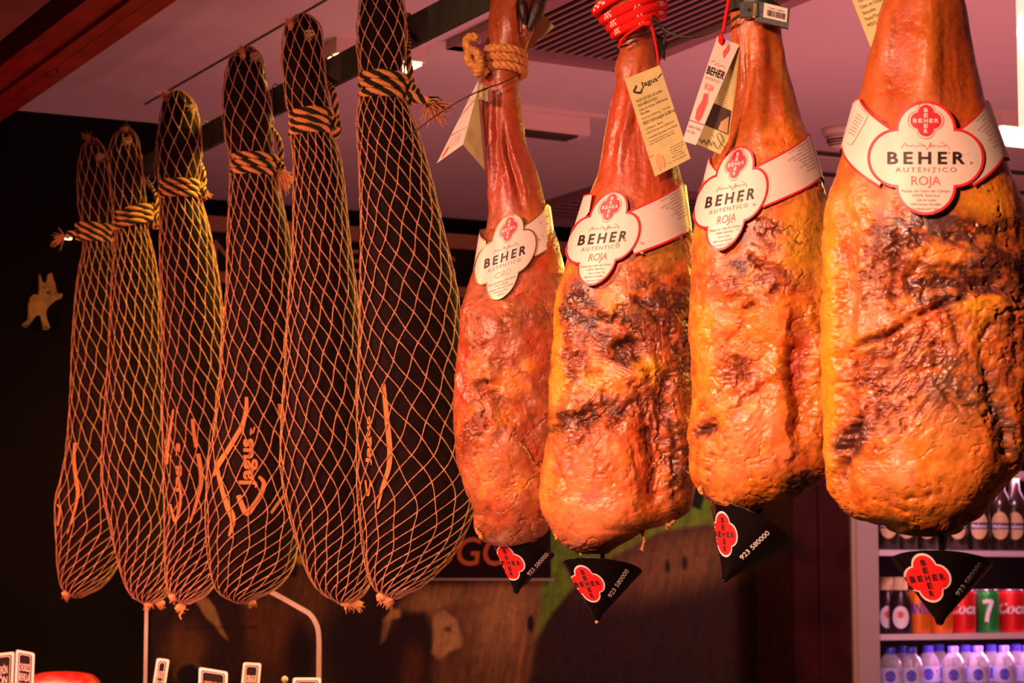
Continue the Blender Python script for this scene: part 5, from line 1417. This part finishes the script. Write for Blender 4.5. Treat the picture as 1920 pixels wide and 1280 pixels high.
mb = MB(); ribbon(mb, lambda x, y: hw(H, x, y, -.0545), [(1305, 258), (1309, 264), (1312, 260), (1316, 268), (1320, 261), (1324, 270), (1329, 262), (1332, 272), (1337, 265), (1341, 274), (1347, 277), (1355, 262), (1350, 250), (1344, 254), (1352, 270), (1360, 276)], 1.2, 90)
ribbon(mb, lambda x, y: hw(H, x, y, -.0545), [(1334, 252), (1338, 256)], 1.2, 4)
mb.build('handwriting', M['ink'], T, smooth=False)
# ham three and four ropes (above the frame) and tag of ham four
for k, lb in ((2, 'pale rope holding the third bare ham, just above the frame'), (3, 'pale rope holding the widest bare ham, just above the frame')):
    H = hamB[k]; d = BARE[k]; T = thing('jute_rope', hw(H, d['ref'], -60), lb, 'rope')
    yy_ = -48 if k == 2 else -62
    path, q_ = coil_path(H, yy_, 0, d['rows'][0][1] - 8, d['rows'][0][2] + 8, 2, 16)
    mb = MB(); rope(mb, path, q_[3] / 2, q_[3] * 2.2, (0,)); mb.build('coil', M['jute'], T)
    rp = rail_pt(d['ref']); mb = MB(); rope(mb, spline([hw(H, d['ref'], yy_, .04), rp - H.h * .014 + UP * .0, rp - H.h * .012 + UP * .05, rp + H.h * .012 + UP * .05, rp + H.h * .014 - UP * .01], 40), .004, .012, (0,)); mb.build('tail', M['jute'], T)
H = hamB[3]
Q = flat_tag(H, [(1560, -95), (1640, -120), (1700, 60), (1633, 90)], .020)
T = thing('yellow_tag', Q[0], 'yellowed text tag behind the widest bare ham, cut by the top edge', 'tag')
mb = MB(); mb.slab(Q, .0006, H.h); mb.build('card', M['card_tan_or_shade'], T, smooth=False)
fq = offs(quadmap(Q), -H.h * .0006); mb = MB()
for k, t_ in enumerate(('PALETA DE CEBO', '100% IBERICA ROJA', 'Cebo de Campo 100%', 'Shoulder', 'Peso/Tara 0,000 kg', 'PESO N/N.weight:')):
    put_text(mb, fq, t_, .12, .50 - k * .062, .8 if k not in (3,) else .35, .032)
mb.build('tag_print', M['ink'], T, smooth=False)

# ------------------------------------------------------------------ ceiling fittings
def ceil_rect(B, e1, e2, l1, l2): return [B, B + e1 * l1, B + e1 * l1 + e2 * l2, B + e2 * l2]
B = PZ(1168, 128, ZC - .012); e1 = -np.array([.86, .51, 0]); e1 /= np.linalg.norm(e1); e2 = -U
T = thing('ceiling_vent', B, 'large slatted air vent in the ceiling behind the first two bare hams', 'vent')
mb = MB(); Q = ceil_rect(B, e1, e2, .345, .95); mb.slab([q + UP * .009 for q in Q], .002, UP); mb.build('duct', M['vent_dark'], T, smooth=False)
mb = MB()
for k in range(15):
    s0 = .035 + k * .0200
    a = B + e1 * s0 + e2 * .03; b = B + e1 * s0 + e2 * .92
    mb.box((a + b) / 2 + UP * .004, (np.linalg.norm(b - a), .0065, .004), 0, [e2, np.cross(UP, e2), UP])
mb.build('slats', M['vent'], T, smooth=False)
mb = MB()
for (a, b) in ((Q[0], Q[1]), (Q[1], Q[2]), (Q[2], Q[3]), (Q[3], Q[0])):
    dd = (b - a) / np.linalg.norm(b - a); mb.box((a + b) / 2 + UP * .003, (np.linalg.norm(b - a) + .03, .030, .016), 0, [dd, np.cross(UP, dd), UP])
mb.build('frame', M['vent'], T, smooth=False)
B = PZ(1180, 428, ZC - .012)
T = thing('ceiling_vent', B, 'smaller dark ceiling vent far back above the sign, between the first two bare hams', 'vent')
e1b = -V2; e2b = -U
mb = MB(); Q = ceil_rect(B, e1b, e2b, .36, .50); mb.slab([q + UP * .009 for q in Q], .002, UP); mb.build('duct', M['vent_dark'], T, smooth=False)
mb = MB()
for k in range(9):
    a = B + e2b * (.05 + .05 * k) + e1b * .02; b = B + e2b * (.05 + .05 * k) + e1b * .34
    mb.box((a + b) / 2 + UP * .004, (.32, .018, .004), 0, [e1b, np.cross(UP, e1b), UP])
mb.build('slats', M['vent'], T, smooth=False)
mb = MB()
for (a, b) in ((Q[0], Q[1]), (Q[1], Q[2]), (Q[2], Q[3]), (Q[3], Q[0])):
    dd = (b - a) / np.linalg.norm(b - a); mb.box((a + b) / 2 + UP * .003, (np.linalg.norm(b - a) + .02, .02, .016), 0, [dd, np.cross(UP, dd), UP])
mb.build('frame', M['vent'], T, smooth=False)
# surface luminaire, unlit
a = PZ(930, 200, ZC); b = PZ(1112, 222, ZC); b = a + (b - a); dd = (b - a) / np.linalg.norm(b - a)
T = thing('ceiling_light', (a + b) / 2, 'unlit box light on the ceiling right of the hoofed ham\'s shank', 'light')
nn = np.cross(UP, dd)
mb = MB(); mb.box((a + b) / 2 - UP * .004, (np.linalg.norm(b - a), .10, .007), 0, [dd, nn, UP]); mb.build('base_plate', M['fixture'], T, smooth=False)
mb = MB(); mb.box((a + b) / 2 - UP * .026 - dd * .012, (np.linalg.norm(b - a) - .03, .06, .036), 0, [dd, nn, UP]); mb.build('housing', M['fixture'], T, smooth=False)
mb = MB(); mb.box((a + b) / 2 - UP * .046 - dd * .022, (np.linalg.norm(b - a) - .06, .05, .006), 0, [dd, nn, UP]); mb.build('lower_rim', M['fix_dark'], T, smooth=False)
# lit lamps
for (px, py, lx, ly, m_, lb) in ((690, 122, .17, .12, 'lamp_y', 'lit yellow ceiling lamp peeking out left of the largest netted ham'), (1955, 262, .34, .16, 'lamp_w', 'bright lit ceiling lamp at the right edge of the photo')):
    q = PZ(px, py, ZC - .03)
    T = thing('ceiling_light', q, lb, 'light')
    mb = MB(); mb.box(q + UP * .016, (lx, ly, .028), 0, [V2, U, UP]); mb.build('housing', M['fixture'], T, smooth=False)
    mb = MB(); mb.box(q - UP * .001, (lx * .94, ly * .9, .006), 0, [V2, U, UP]); mb.build('diffuser', M[m_], T, smooth=False)
# smoke detector
q = PZ(1580, 240, ZC)
T = thing('smoke_detector', q, 'round smoke detector on the ceiling left of the largest label', 'detector')
mb = MB(); mb.lathe([(.001, 0), (.040, 0), (.041, -.012), (.036, -.020)], q, 32); mb.build('base', M['fixture'], T)
mb = MB(); mb.lathe([(.030, -.020), (.033, -.024), (.026, -.040), (.012, -.046), (.0005, -.047)], q, 32); mb.build('chamber', M['fixture'], T)
mb = MB()
for k in range(3): mb.lathe([(.0335 - .003 * k, -.026 - .005 * k), (.0345 - .003 * k, -.0275 - .005 * k), (.0325 - .003 * k, -.029 - .005 * k)], q, 32)
mb.build('slots', M['fix_dark'], T)
# stepped cornice across the back part of the ceiling
for k, (py, nm) in enumerate(((283, 'trim_6'), (322, 'trim_7'))):
    p = PZ(1530, py, ZC)
    mb = MB(); mb.box(p + V2 * .62 - UP * .004, (1.7, .012, .008), 0, [V2, U, UP])
    tag(mb.build(nm, M['fix_dark'], smooth=False), kind='structure')
p = PZ(1530, 302, ZC)
mb = MB(); mb.box(p + V2 * .62 - UP * .002, (1.7, .12, .004), 0, [V2, U, UP]); tag(mb.build('trim_8', M['fixture'], smooth=False), kind='structure')
# upright reflective post at the right edge, its reflection painted as glow
a = P(1913, -120, 3.3); b = P(1921, 236, 3.3)
T = thing('reflective_post', b, 'upright reflective post, its reflection painted as glow, at the right edge of the photo', 'light')
mb = MB(); mb.tube([b, (a + b) / 2, a], .0085, 16); mb.build('tube', M['tube'], T)
mb = MB(); mb.tube([P(1914, 30, 3.288), P(1915, 62, 3.288), P(1916, 95, 3.288)], [.003, .007, .003], 12); mb.build('hot_spot', M['post_glint'], T)
mb = MB(); mb.tube([a, np.array([a[0], a[1], ZC - .001])], .012, 16); mb.build('cap', M['fixture'], T)

# ------------------------------------------------------------------ counter, guard frame, price tags
ZK = 1.33
T = thing('display_counter', (-1.0, 4.15, 0), 'dark counter along the bottom left under the price tags', 'counter')
mb = MB(); mb.box(np.array([-.68, 4.19, ZK - .02]), (.98, .38, .04)); mb.build('counter_top', M['counter'], T, smooth=False)
mb = MB(); mb.box(np.array([-.68, 4.19, (ZK - .04) / 2]), (.94, .34, ZK - .041)); mb.build('counter_body', M['counter'], T, smooth=False)
pb = P(275, 1300, 4.34)
T = thing('glass_guard', (pb[0], pb[1], ZK), 'glass guard with bent metal edge standing on the counter', 'guard')
g0 = P(275, 1128, 4.34); g0b = np.array([g0[0], g0[1], ZK])
mb = MB(); mb.box((g0 + g0b) / 2 + UP * .02, (.0065, .006, g0[2] - ZK + .04)); mb.build('post', M['steel'], T, smooth=False)
pts = [P(300, 1010, 4.34), P(400, 1054, 4.34), P(500, 1105, 4.34), P(560, 1138, 4.34), P(583, 1153, 4.34), P(595, 1175, 4.34), P(598, 1200, 4.34), P(598, 1240, 4.34)]
pts.append(np.array([pts[-1][0], pts[-1][1], ZK]))
mb = MB(); sp_ = spline(pts, 60); mb.tube(sp_, .0062, 4, phase=PI / 4, flat=.6); mb.build('bent_edge', M['steel'], T, smooth=False)
mb = MB(); G2 = [[np.array([p[0], p[1], p[2]]), np.array([p[0], p[1], ZK])] for p in sp_[:-2]]
mb.grid(np.array(G2)); mb.build('glass_pane', M['glass'], T, smooth=False)
TAGS = [([(-34, 1228), (27, 1221)], 4.15, ['SALCHICHÓN', 'TURÓN', "8'70€/K"], 'blackboard price tag cut by the left edge, left of its twin', 'chalk'),
        ([(30, 1217), (65, 1224)], 4.10, ['CHORIZO', 'REVILLA', "8'90€/K"], 'blackboard price tag beside the red sausage, reading chorizo', 'chalk'),
        ([(294, 1233), (318, 1236)], 4.20, ['CHORIZO', 'IB.BELLOTA', "12'50€/K"], 'narrow leaning blackboard price tag next to the metal post', 'chalk'),
        ([(373, 1250), (427, 1259)], 4.10, ['SOBRASA C.', "9'90€/K", ''], 'wide blackboard price tag with orange writing', 'chalk_or'),
        ([(456, 1241), (490, 1243)], 4.20, ['SOBRASADA', 'IBERICA', "11'90€/K"], 'blackboard price tag right of the one with orange writing', 'chalk'),
        ([(549, 1270), (602, 1270)], 4.10, ['QUESO', "14'50€/K", ''], 'lowest blackboard price tag, only its top edge in view, by the bent metal edge', 'chalk')]
for k, (top, Yt, lines, lb, ink) in enumerate(TAGS):
    a = P(*top[0], Yt); b = P(*top[1], Yt)
    Wt = np.linalg.norm(b - a); 
    lean = {2: -.012, 4: -.006}.get(k, 0.)
    ar = np.array([a[0] + lean, a[1] - .01, ZK]); br = np.array([b[0] + lean, b[1] - .01, ZK])
    T = thing('price_tag', (ar + br) / 2, lb, 'price tag', 'blackboard price tags on the counter')
    fq = quadmap([a, b, br, ar]); nv = np.array([0, -1.0, 0])
    Ht = np.linalg.norm(a - ar); rx, ry = .004 / Wt, .004 / Ht
    def rrect(m_, off, th):
        ox, oy = m_ / Wt, m_ / Ht; pts = []
        for (cx_, cy_, a0) in ((1 - ox - rx, 1 - oy - ry, 0), (ox + rx, 1 - oy - ry, PI / 2)):
            for q in range(5):
                an = a0 + q * PI / 8; pts.append(fq(cx_ + rx * math.cos(an), cy_ + ry * math.sin(an)) + nv * off)
        pts += [fq(ox, oy) + nv * off, fq(1 - ox, oy) + nv * off]
        return pts
    mb = MB(); mb.slab(rrect(0, 0, 0), .002, -nv); mb.build('border', M['tag_border'], T, smooth=False)
    mb = MB(); mb.slab(rrect(.0045, .0006, 0), .0004, -nv); mb.build('blackboard', M['tag_board'], T, smooth=False)
    mb = MB(); mb.slab(rrect(.0062, .0010, 0), .0003, -nv); mb.build('inner_line', M['tag_border'], T, smooth=False)
    mb = MB(); mb.slab(rrect(.0072, .0014, 0), .0003, -nv); mb.build('writing_field', M['tag_board'], T, smooth=False)
    mb = MB(); fo = offs(fq, nv * .0018)
    for j, t_ in enumerate(lines):
        if t_: put_text(mb, fo, t_, .24 if Wt < .045 else .2, 1 - (.022 + .017 * (j + 1) - .004) / Ht, .56 if Wt < .045 else .62, .0135 / Ht, bold=.012)
    mb.build('writing', M[ink], T, smooth=False)
# sausage
mb = MB(); n = 30; cl = []
for k in range(n):
    t = k / (n - 1); p = P(52 + 134 * t, 1282 - 6 * math.sin(PI * t), 4.32 - .05 * t); p[2] -= .006; cl.append(p)
rad = [.0305 * (max(0, 1 - (2 * k / (n - 1) - 1) ** 6)) ** .5 + .002 for k in range(n)]
cl = np.array(cl); zlow = (cl[:, 2] - np.array(rad)).min(); cl[:, 2] += (ZK + .001) - zlow
mb.tube(cl, rad, 26)
V = mb.v[0]; V += (fbm(V * 60, 3, 5) - .5)[:, None] * .004 * np.array([0, -.6, .8])
o = thing('sausage', (cl[n // 2][0], cl[n // 2][1], ZK), 'thick shiny red cured sausage lying on the counter', 'sausage')
mb.build('sausage_body', M['sausage'], o)
mb = MB(); blob(mb, cl[-1] + np.array([.002, 0, .004]), .004, .004, .005, 3, .3, 8); mb.build('tied_end', M['sausage_end'], o)
q = P(534, 1273, 4.3)
mb = MB(); blob(mb, q, .006, .006, .006, 1, .05, 10); mb.tube([q, np.array([q[0], q[1], ZK])], .003, 8)
tag(mb.build('round_knob', M['fixture']), 'small pale round knob behind the lowest price tag', 'knob')

# brass pig cutout on the dark wall
def onleft(px, py, off=.012):
    d_ = ray(px, py); t = np.dot(c0 - U * off - CAM, U) / np.dot(d_, U); return CAM + d_ * t
out = [(74, 512), (79, 527), (86, 531), (90, 514), (97, 511), (103, 530), (106, 545), (109, 551), (115, 549), (118, 554), (114, 560), (106, 562), (96, 570), (89, 577), (86, 586), (89, 600), (94, 613), (90, 618), (82, 618), (80, 606), (76, 592), (70, 590), (64, 596), (55, 609), (48, 614), (43, 610), (44, 606), (53, 598), (54, 585), (54, 570), (58, 556), (65, 551), (73, 553), (74, 543), (74, 530)]
out = [(x, y) for x, y in out]
T = thing('pig_ornament', onleft(80, 565), 'brass-coloured dancing pig cutout on the dark left wall', 'ornament')
mb = MB(); mb.slab([onleft(*p, .012) for p in out], .010, U); mb.build('pig_body', M['brass'], T, smooth=False)
mb = MB()
for (cx_, cy_, rx, ry) in ((84, 540, 1.6, 1.6), (92, 539, 1.6, 1.6), (91, 548, 5, 3), (85, 533, 1, 1), (96, 545, 1, 1.3), (80, 529, .9, 1), (94, 553, 2.5, .8)):
    mb.add([onleft(cx_ + rx * math.cos(a_), cy_ + ry * math.sin(a_), .0128) for a_ in np.linspace(0, 2 * PI, 12, endpoint=False)], [list(range(12))])
for (cx_, cy_) in ((49, 610), (86, 614)):
    mb.add([onleft(cx_ + 4.5 * math.cos(a_), cy_ + 3 * math.sin(a_), .0128) for a_ in np.linspace(0, 2 * PI, 12, endpoint=False)], [list(range(12))])
mb.build('face_and_hooves', M['ink'], T, smooth=False)
mb = MB(); mb.box(onleft(128, 446, .02), (.012, .01, .006), 0, [V2, U, UP]); tag(mb.build('small_lamp', M['lamp_y'], smooth=False), 'tiny yellow lamp glimmering left of the far left netted ham', 'light')

# ------------------------------------------------------------------ dark timber post and fridge
def on_plane(px, py, p0, n_):
    d_ = ray(px, py); t = np.dot(p0 - CAM, n_) / np.dot(d_, n_); return CAM + d_ * t
FO = P(1648, 1100, 6.25); FO[2] = 0
def fp(px, t, z):      # point of the fridge frame below pixel column px, t metres behind its front
    base = FO + U * t; k = (px - 960) / FPX * (1 / cp)   # horizontal direction (k,1)
    k = (px - 960) / (FPX * cp - (640 - 1100) * sp)
    s_ = (k * base[1] - base[0]) / (V2[0] - k * V2[1])
    p = base + V2 * s_; return np.array([p[0], p[1], z])
zrow = lambda py: CZ + (1100 - py) / FPX * 6.35
za_, zb_s = zrow(1033), zrow(1188)
a, b = fp(1489, -.02, 0), fp(1597, -.02, 0)
mb = MB()
for f0, f1, t0 in ((0, .40, 0), (.40, .47, .012), (.47, 1, -.006)):
    p, q = a + (b - a) * f0, a + (b - a) * f1
    mb.slab([p - U * t0, q - U * t0, q - U * t0 + UP * (ZC - .002), p - U * t0 + UP * (ZC - .002)], .18, U)
tag(mb.build('trim_9', M['darkwood'], smooth=False), kind='structure', label='dark red timber post left of the fridge')
T = thing('drinks_fridge', FO, 'lit drinks fridge with white shelves at the lower right', 'fridge')
mb = MB()
p, q = fp(1598, 0, 0), fp(1607, 0, 0); mb.slab([p, q, q + UP * 2.1, p + UP * 2.1], .5, U); mb.build('door_seal', M['alu_warm'], T, smooth=False)
mb = MB(); p, q = fp(1609, -.012, 0), fp(1648, -.012, 0); mb.slab([p, q, q + UP * 2.1, p + UP * 2.1], .06, U); mb.build('door_frame', M['alu'], T, smooth=False)
mb = MB()
l0, r0 = fp(1648, .03, 0), fp(2120, .03, 0)
mb.slab([l0 + U * .36, r0 + U * .36, r0 + U * .36 + UP * 2.1, l0 + U * .36 + UP * 2.1], .02, U)
mb.slab([l0, l0 + U * .36, l0 + U * .36 + UP * 2.1, l0 + UP * 2.1], -.02, V2)
mb.slab([r0, r0 + U * .36, r0 + U * .36 + UP * 2.1, r0 + UP * 2.1], .02, V2)
mb.slab([l0 + UP * 2.08, r0 + UP * 2.08, r0 + U * .36 + UP * 2.08, l0 + U * .36 + UP * 2.08], .02, UP)
mb.build('cabinet', M['fr_in'], T, smooth=False)
mid = fp(1885, .28, 0)
SH = [za_ + .22, za_, zb_s, zb_s - .235]
for z in SH:
    mb = MB(); mb.slab([l0 + UP * (z - .010), r0 + UP * (z - .010), r0 + U * .34 + UP * (z - .010), l0 + U * .34 + UP * (z - .010)], .010, UP)
    mb.slab([l0 - U * .004 + UP * (z - .014), r0 - U * .004 + UP * (z - .014), r0 - U * .004 + UP * (z + .002), l0 - U * .004 + UP * (z + .002)], .004, U)
    mb.build('shelf', M['shelf'], T, smooth=False)
# fridge light strips under each shelf front
for z in SH[:3] + [SH[0] + .25]:
    c_ = (l0 + r0) / 2 + U * .012; c_[2] = z - .022
    if z == SH[0] + .25: c_[2] = z - .03
    l = area('fridge_light', c_, c_ + U * .16 - UP * .10, .5, .012, .85, (1, .36, .62), 180)
    l.rotation_euler = (Vector(U * .7 - UP * .7)).to_track_quat('-Z', 'Y').to_euler()
    l = area('fridge_light', c_ + U * .01 - UP * .0, c_ + U * .2 - UP * .1, .5, .012, .2, (.9, .38, .8), 180)
area('fridge_front_fill', (1.05, 5.3, 2.3), (1.2, 6.3, 1.45), .3, .2, 4.2, (1, .45, .62), 120)  # added fill lamp before the fridge, brightens its contents

def cylmap(c, r, ang0):
    return lambda s_, t_: np.array([c[0] + r * math.cos(ang0 + s_ / r), c[1] + r * math.sin(ang0 + s_ / r), c[2] + t_])
def disc_on(mb, f, cx, cy, rx, ry, n=22, rings=5, mi=0):
    G = [[f(cx + rx * k / rings * math.cos(a_), cy + ry * k / rings * math.sin(a_)) for a_ in np.linspace(0, 2 * PI, n, endpoint=False)] for k in range(rings + 1)]
    mb.grid(np.array(G), mi, cv=True)
def facing(c): return math.atan2(-c[1], -c[0])
def cyl_patch(mb, c, r, s0, s1, t0, t1, n=12, mi=0):
    f = cylmap(c, r, facing(c)); mb.grid([[f(s0 + (s1 - s0) * k / n, t) for t in (t0, t1)] for k in range(n + 1)], mi)
def can(c, r, h, mcol, lb, text=None, tm='white', th=.03, vert=False):
    T = thing('drink_can', c, lb, 'can', 'cans in the fridge')
    mb = MB(); mb.lathe([(r * .8, 0), (r * .95, .003), (r, .008), (r, h - .012), (r * .97, h - .008), (r * .86, h - .002)], c, 28); mb.build('can_body', M[mcol], T)
    mb = MB(); mb.lathe([(r * .86, h - .002), (r * .88, h), (r * .80, h), (r * .78, h - .003)], c, 28); mb.build('lid', M['can_top'], T)
    if text:
        mb = MB(); f = cylmap(c, r + .0006, facing(c)); W = text_mesh(text)[2]
        if vert: ribbon(mb, f, [(-.015, .084), (-.004, .086), (.004, .086), (.013, .086)], .010, 10); ribbon(mb, f, [(.012, .088), (.004, .066), (-.002, .048), (-.005, .030)], .011, 12)
        else: put_text(mb, lambda s_, t_: f(s_, t_), text, 0, h * .45, r * 2.4, th, center=True, bold=.03, shear=.25)
        mb.build('can_lettering', M[tm], T, smooth=False)
    return T
# drawing on a cylinder seen from outside: angle grows to the right when seen from the camera
cans = [(1722, 'can_orange', 'FANTA', 'blue', 'orange can with blue lettering on the middle fridge shelf, left of the cup'), (1763, 'can_orange', None, None, 'plain orange can mostly hidden behind the largest drip cup'),
        (1806, 'can_red', 'Coca', 'white', 'red can just right of the largest drip cup'), (1852, 'can_green', '7', 'white', 'green can between two red ones on the middle shelf'),
        (1897, 'can_red', 'Coca', 'white', 'red can at the right edge on the middle fridge shelf')]
for px, mc, tx, tm, lb in cans:
    c_ = fp(px, .075, za_ * 0 + zb_s + .002)
    r_ = .033 if mc != 'can_green' else .030
    if mc == 'can_red' and px > 1890: r_ = .036
    can(c_, r_, .118, mc, lb, tx, tm or 'white', .03, vert=(tx == '7'))
for px, mc in ((1742, 'can_red'), (1830, 'can_dark'), (1876, 'can_dark'), (1780, 'can_red')):
    c_ = fp(px, .165, zb_s + .002); can(c_, .032, .118, mc, {1742: 'can in the second row behind the two orange cans', 1830: 'dark can in the second row left of the green can', 1876: 'dark can in the second row right of the green can', 1780: 'red can in the second row behind the plain orange can'}[px])
def bottle(kind, c, lb, grp):
    if kind == 'water':
        T = thing('water_bottle', c, lb, 'bottle', grp)
        mb = MB(); r = .031
        mb.lathe([(.024, 0), (r, .006), (r, .04), (r * .95, .044), (r, .048), (r, .085), (r * .96, .09), (r, .096), (r, .145), (r * .97, .155), (r * .84, .168), (r * .6, .178), (.013, .184), (.012, .192)], c, 30); mb.build('bottle_body', M['pet'], T)
        mb = MB(); mb.lathe([(.0145, .182), (.0148, .199), (.013, .201), (.0005, .201)], c, 20); mb.build('cap', M['pet_cap'], T)
        mb = MB(); mb.lathe([(r + .0005, .103), (r + .0005, .145)], c, 30); mb.f = mb.f[:-2]; mb.m = mb.m[:-2]; lbn = mb.build('bottle_label', M['pet_lab'], T)
        mb = MB(); f = cylmap(c, r + .0010, facing(c)); n = 20
        disc_on(mb, f, 0, .124, .014, .016); mb.build('round_logo', M['blue'], lbn)
        mb = MB(); f2 = cylmap(c, r + .0014, facing(c)); mb.add([f2(-.009, .126), f2(.009, .126), f2(.009, .118), f2(-.009, .118)], [(0, 1, 2, 3)])
        mb.add([f(.020, .138), f(.034, .138), f(.028, .120)], [(0, 1, 2)]); mb.build('pink_mark', M['pink'], lbn, smooth=False)
    elif kind == 'beer':
        T = thing('beer_bottle', c, lb, 'bottle', grp)
        mb = MB(); r = .031
        mb.lathe([(.026, 0), (r, .005), (r, .125), (r * .9, .145), (.016, .168), (.0135, .20), (.0135, .205)], c, 28); mb.build('bottle_body', M['beer'], T)
        mb = MB(); mb.lathe([(.0145, .200), (.0155, .203), (.0145, .21), (.0005, .211)], c, 20); mb.build('crown_cap', M['yellow'], T)
        mb = MB(); f = cylmap(c, r + .0007, facing(c)); n = 22
        disc_on(mb, f, 0, .070, .026, .038); lbn = mb.build('bottle_label', M['lab_cream'], T)
        mb = MB(); cyl_patch(mb, c, r + .0012, -.027, .027, .060, .078); mb.build('label_strip', M['lab_navy'], lbn)
        mb = MB(); fl_ = cylmap(c, r + .0017, facing(c)); put_text(mb, fl_, 'Mahou', 0, .064, .044, .010, center=True, bold=.03); mb.build('label_lettering', M['white'], lbn, smooth=False)
    else:
        T = thing('juice_bottle', c, lb, 'bottle', grp)
        mb = MB(); r = .030
        mb.lathe([(.026, 0), (r, .005), (r, .085), (r * .7, .108), (r * .62, .118), (r * .62, .145)], c, 28); mb.build('bottle_body', M['can_dark'], T)
        mb = MB(); mb.lathe([(r * .66, .118), (r * .68, .150), (r * .66, .153)], c, 24); mb.build('cap', M['lab_cream'], T)
        mb = MB(); f = cylmap(c, r + .0007, facing(c)); n = 22
        disc_on(mb, f, 0, .045, .024, .030); lbn = mb.build('bottle_label', M['white'], T)
        mb = MB(); f = cylmap(c, r + .0012, facing(c)); disc_on(mb, f, 0, .052, .009, .010, 14); mb.build('label_mark', M['ink_red'], lbn)
wl = [(1667, 'water bottle at the left end of the bottom shelf front row'), (1706, 'second water bottle from the left, bottom shelf front row'), (1785, 'water bottle right below the largest drip cup, front row'),
      (1831, 'water bottle below the gap between the red and green cans, front row'), (1880, 'water bottle below the right-hand red can, front row'), (1925, 'water bottle cut by the right edge, front row')]
for px, lb in wl: bottle('water', fp(px, .06, SH[3] + .001), lb, 'water bottles on the bottom fridge shelf')
for px, lb in ((1690, 'water bottle in the second row behind the two left ones'), (1738, 'water bottle in the second row left of the drip cup tip'), (1758, 'water bottle in the third row seen in the gap beside the cup tip'), (1808, 'water bottle in the second row between the third and fourth front bottles'), (1856, 'water bottle in the second row between the fourth and fifth front bottles'), (1903, 'water bottle in the second row next to the right edge')):
    bottle('water', fp(px, .145 if px != 1758 else .225, SH[3] + .001), lb, 'water bottles on the bottom fridge shelf')
for px, t, lb in ((1678, .07, 'juice bottle with white round label at the left end of the middle shelf'), (1640, .07, 'juice bottle half hidden by the fridge frame')):
    if px > 1650: bottle('juice', fp(px + 10, t, zb_s + .001), lb, 'juice bottles in the fridge')
bottle('juice', fp(1664, .13, zb_s + .001), 'second juice bottle, behind the one at the left of the middle shelf', 'juice bottles in the fridge')
for px, t, lb in ((1838, .06, 'brown beer bottle on the upper shelf just right of the widest ham'), (1878, .06, 'brown beer bottle left of the last one on the upper shelf'), (1906, .06, 'brown beer bottle at the right end of the upper shelf'), (1798, .08, 'brown beer bottle half hidden by the bottom of the widest ham'),
                  (1668, .08, 'dark bottle at the left end of the upper shelf'), (1702, .08, 'dark bottle second from the left on the upper shelf'), (1740, .08, 'dark bottle just left of the cup spike on the upper shelf')):
    bottle('beer', fp(px, t, za_ + .001), lb, 'beer bottles on the upper fridge shelf')
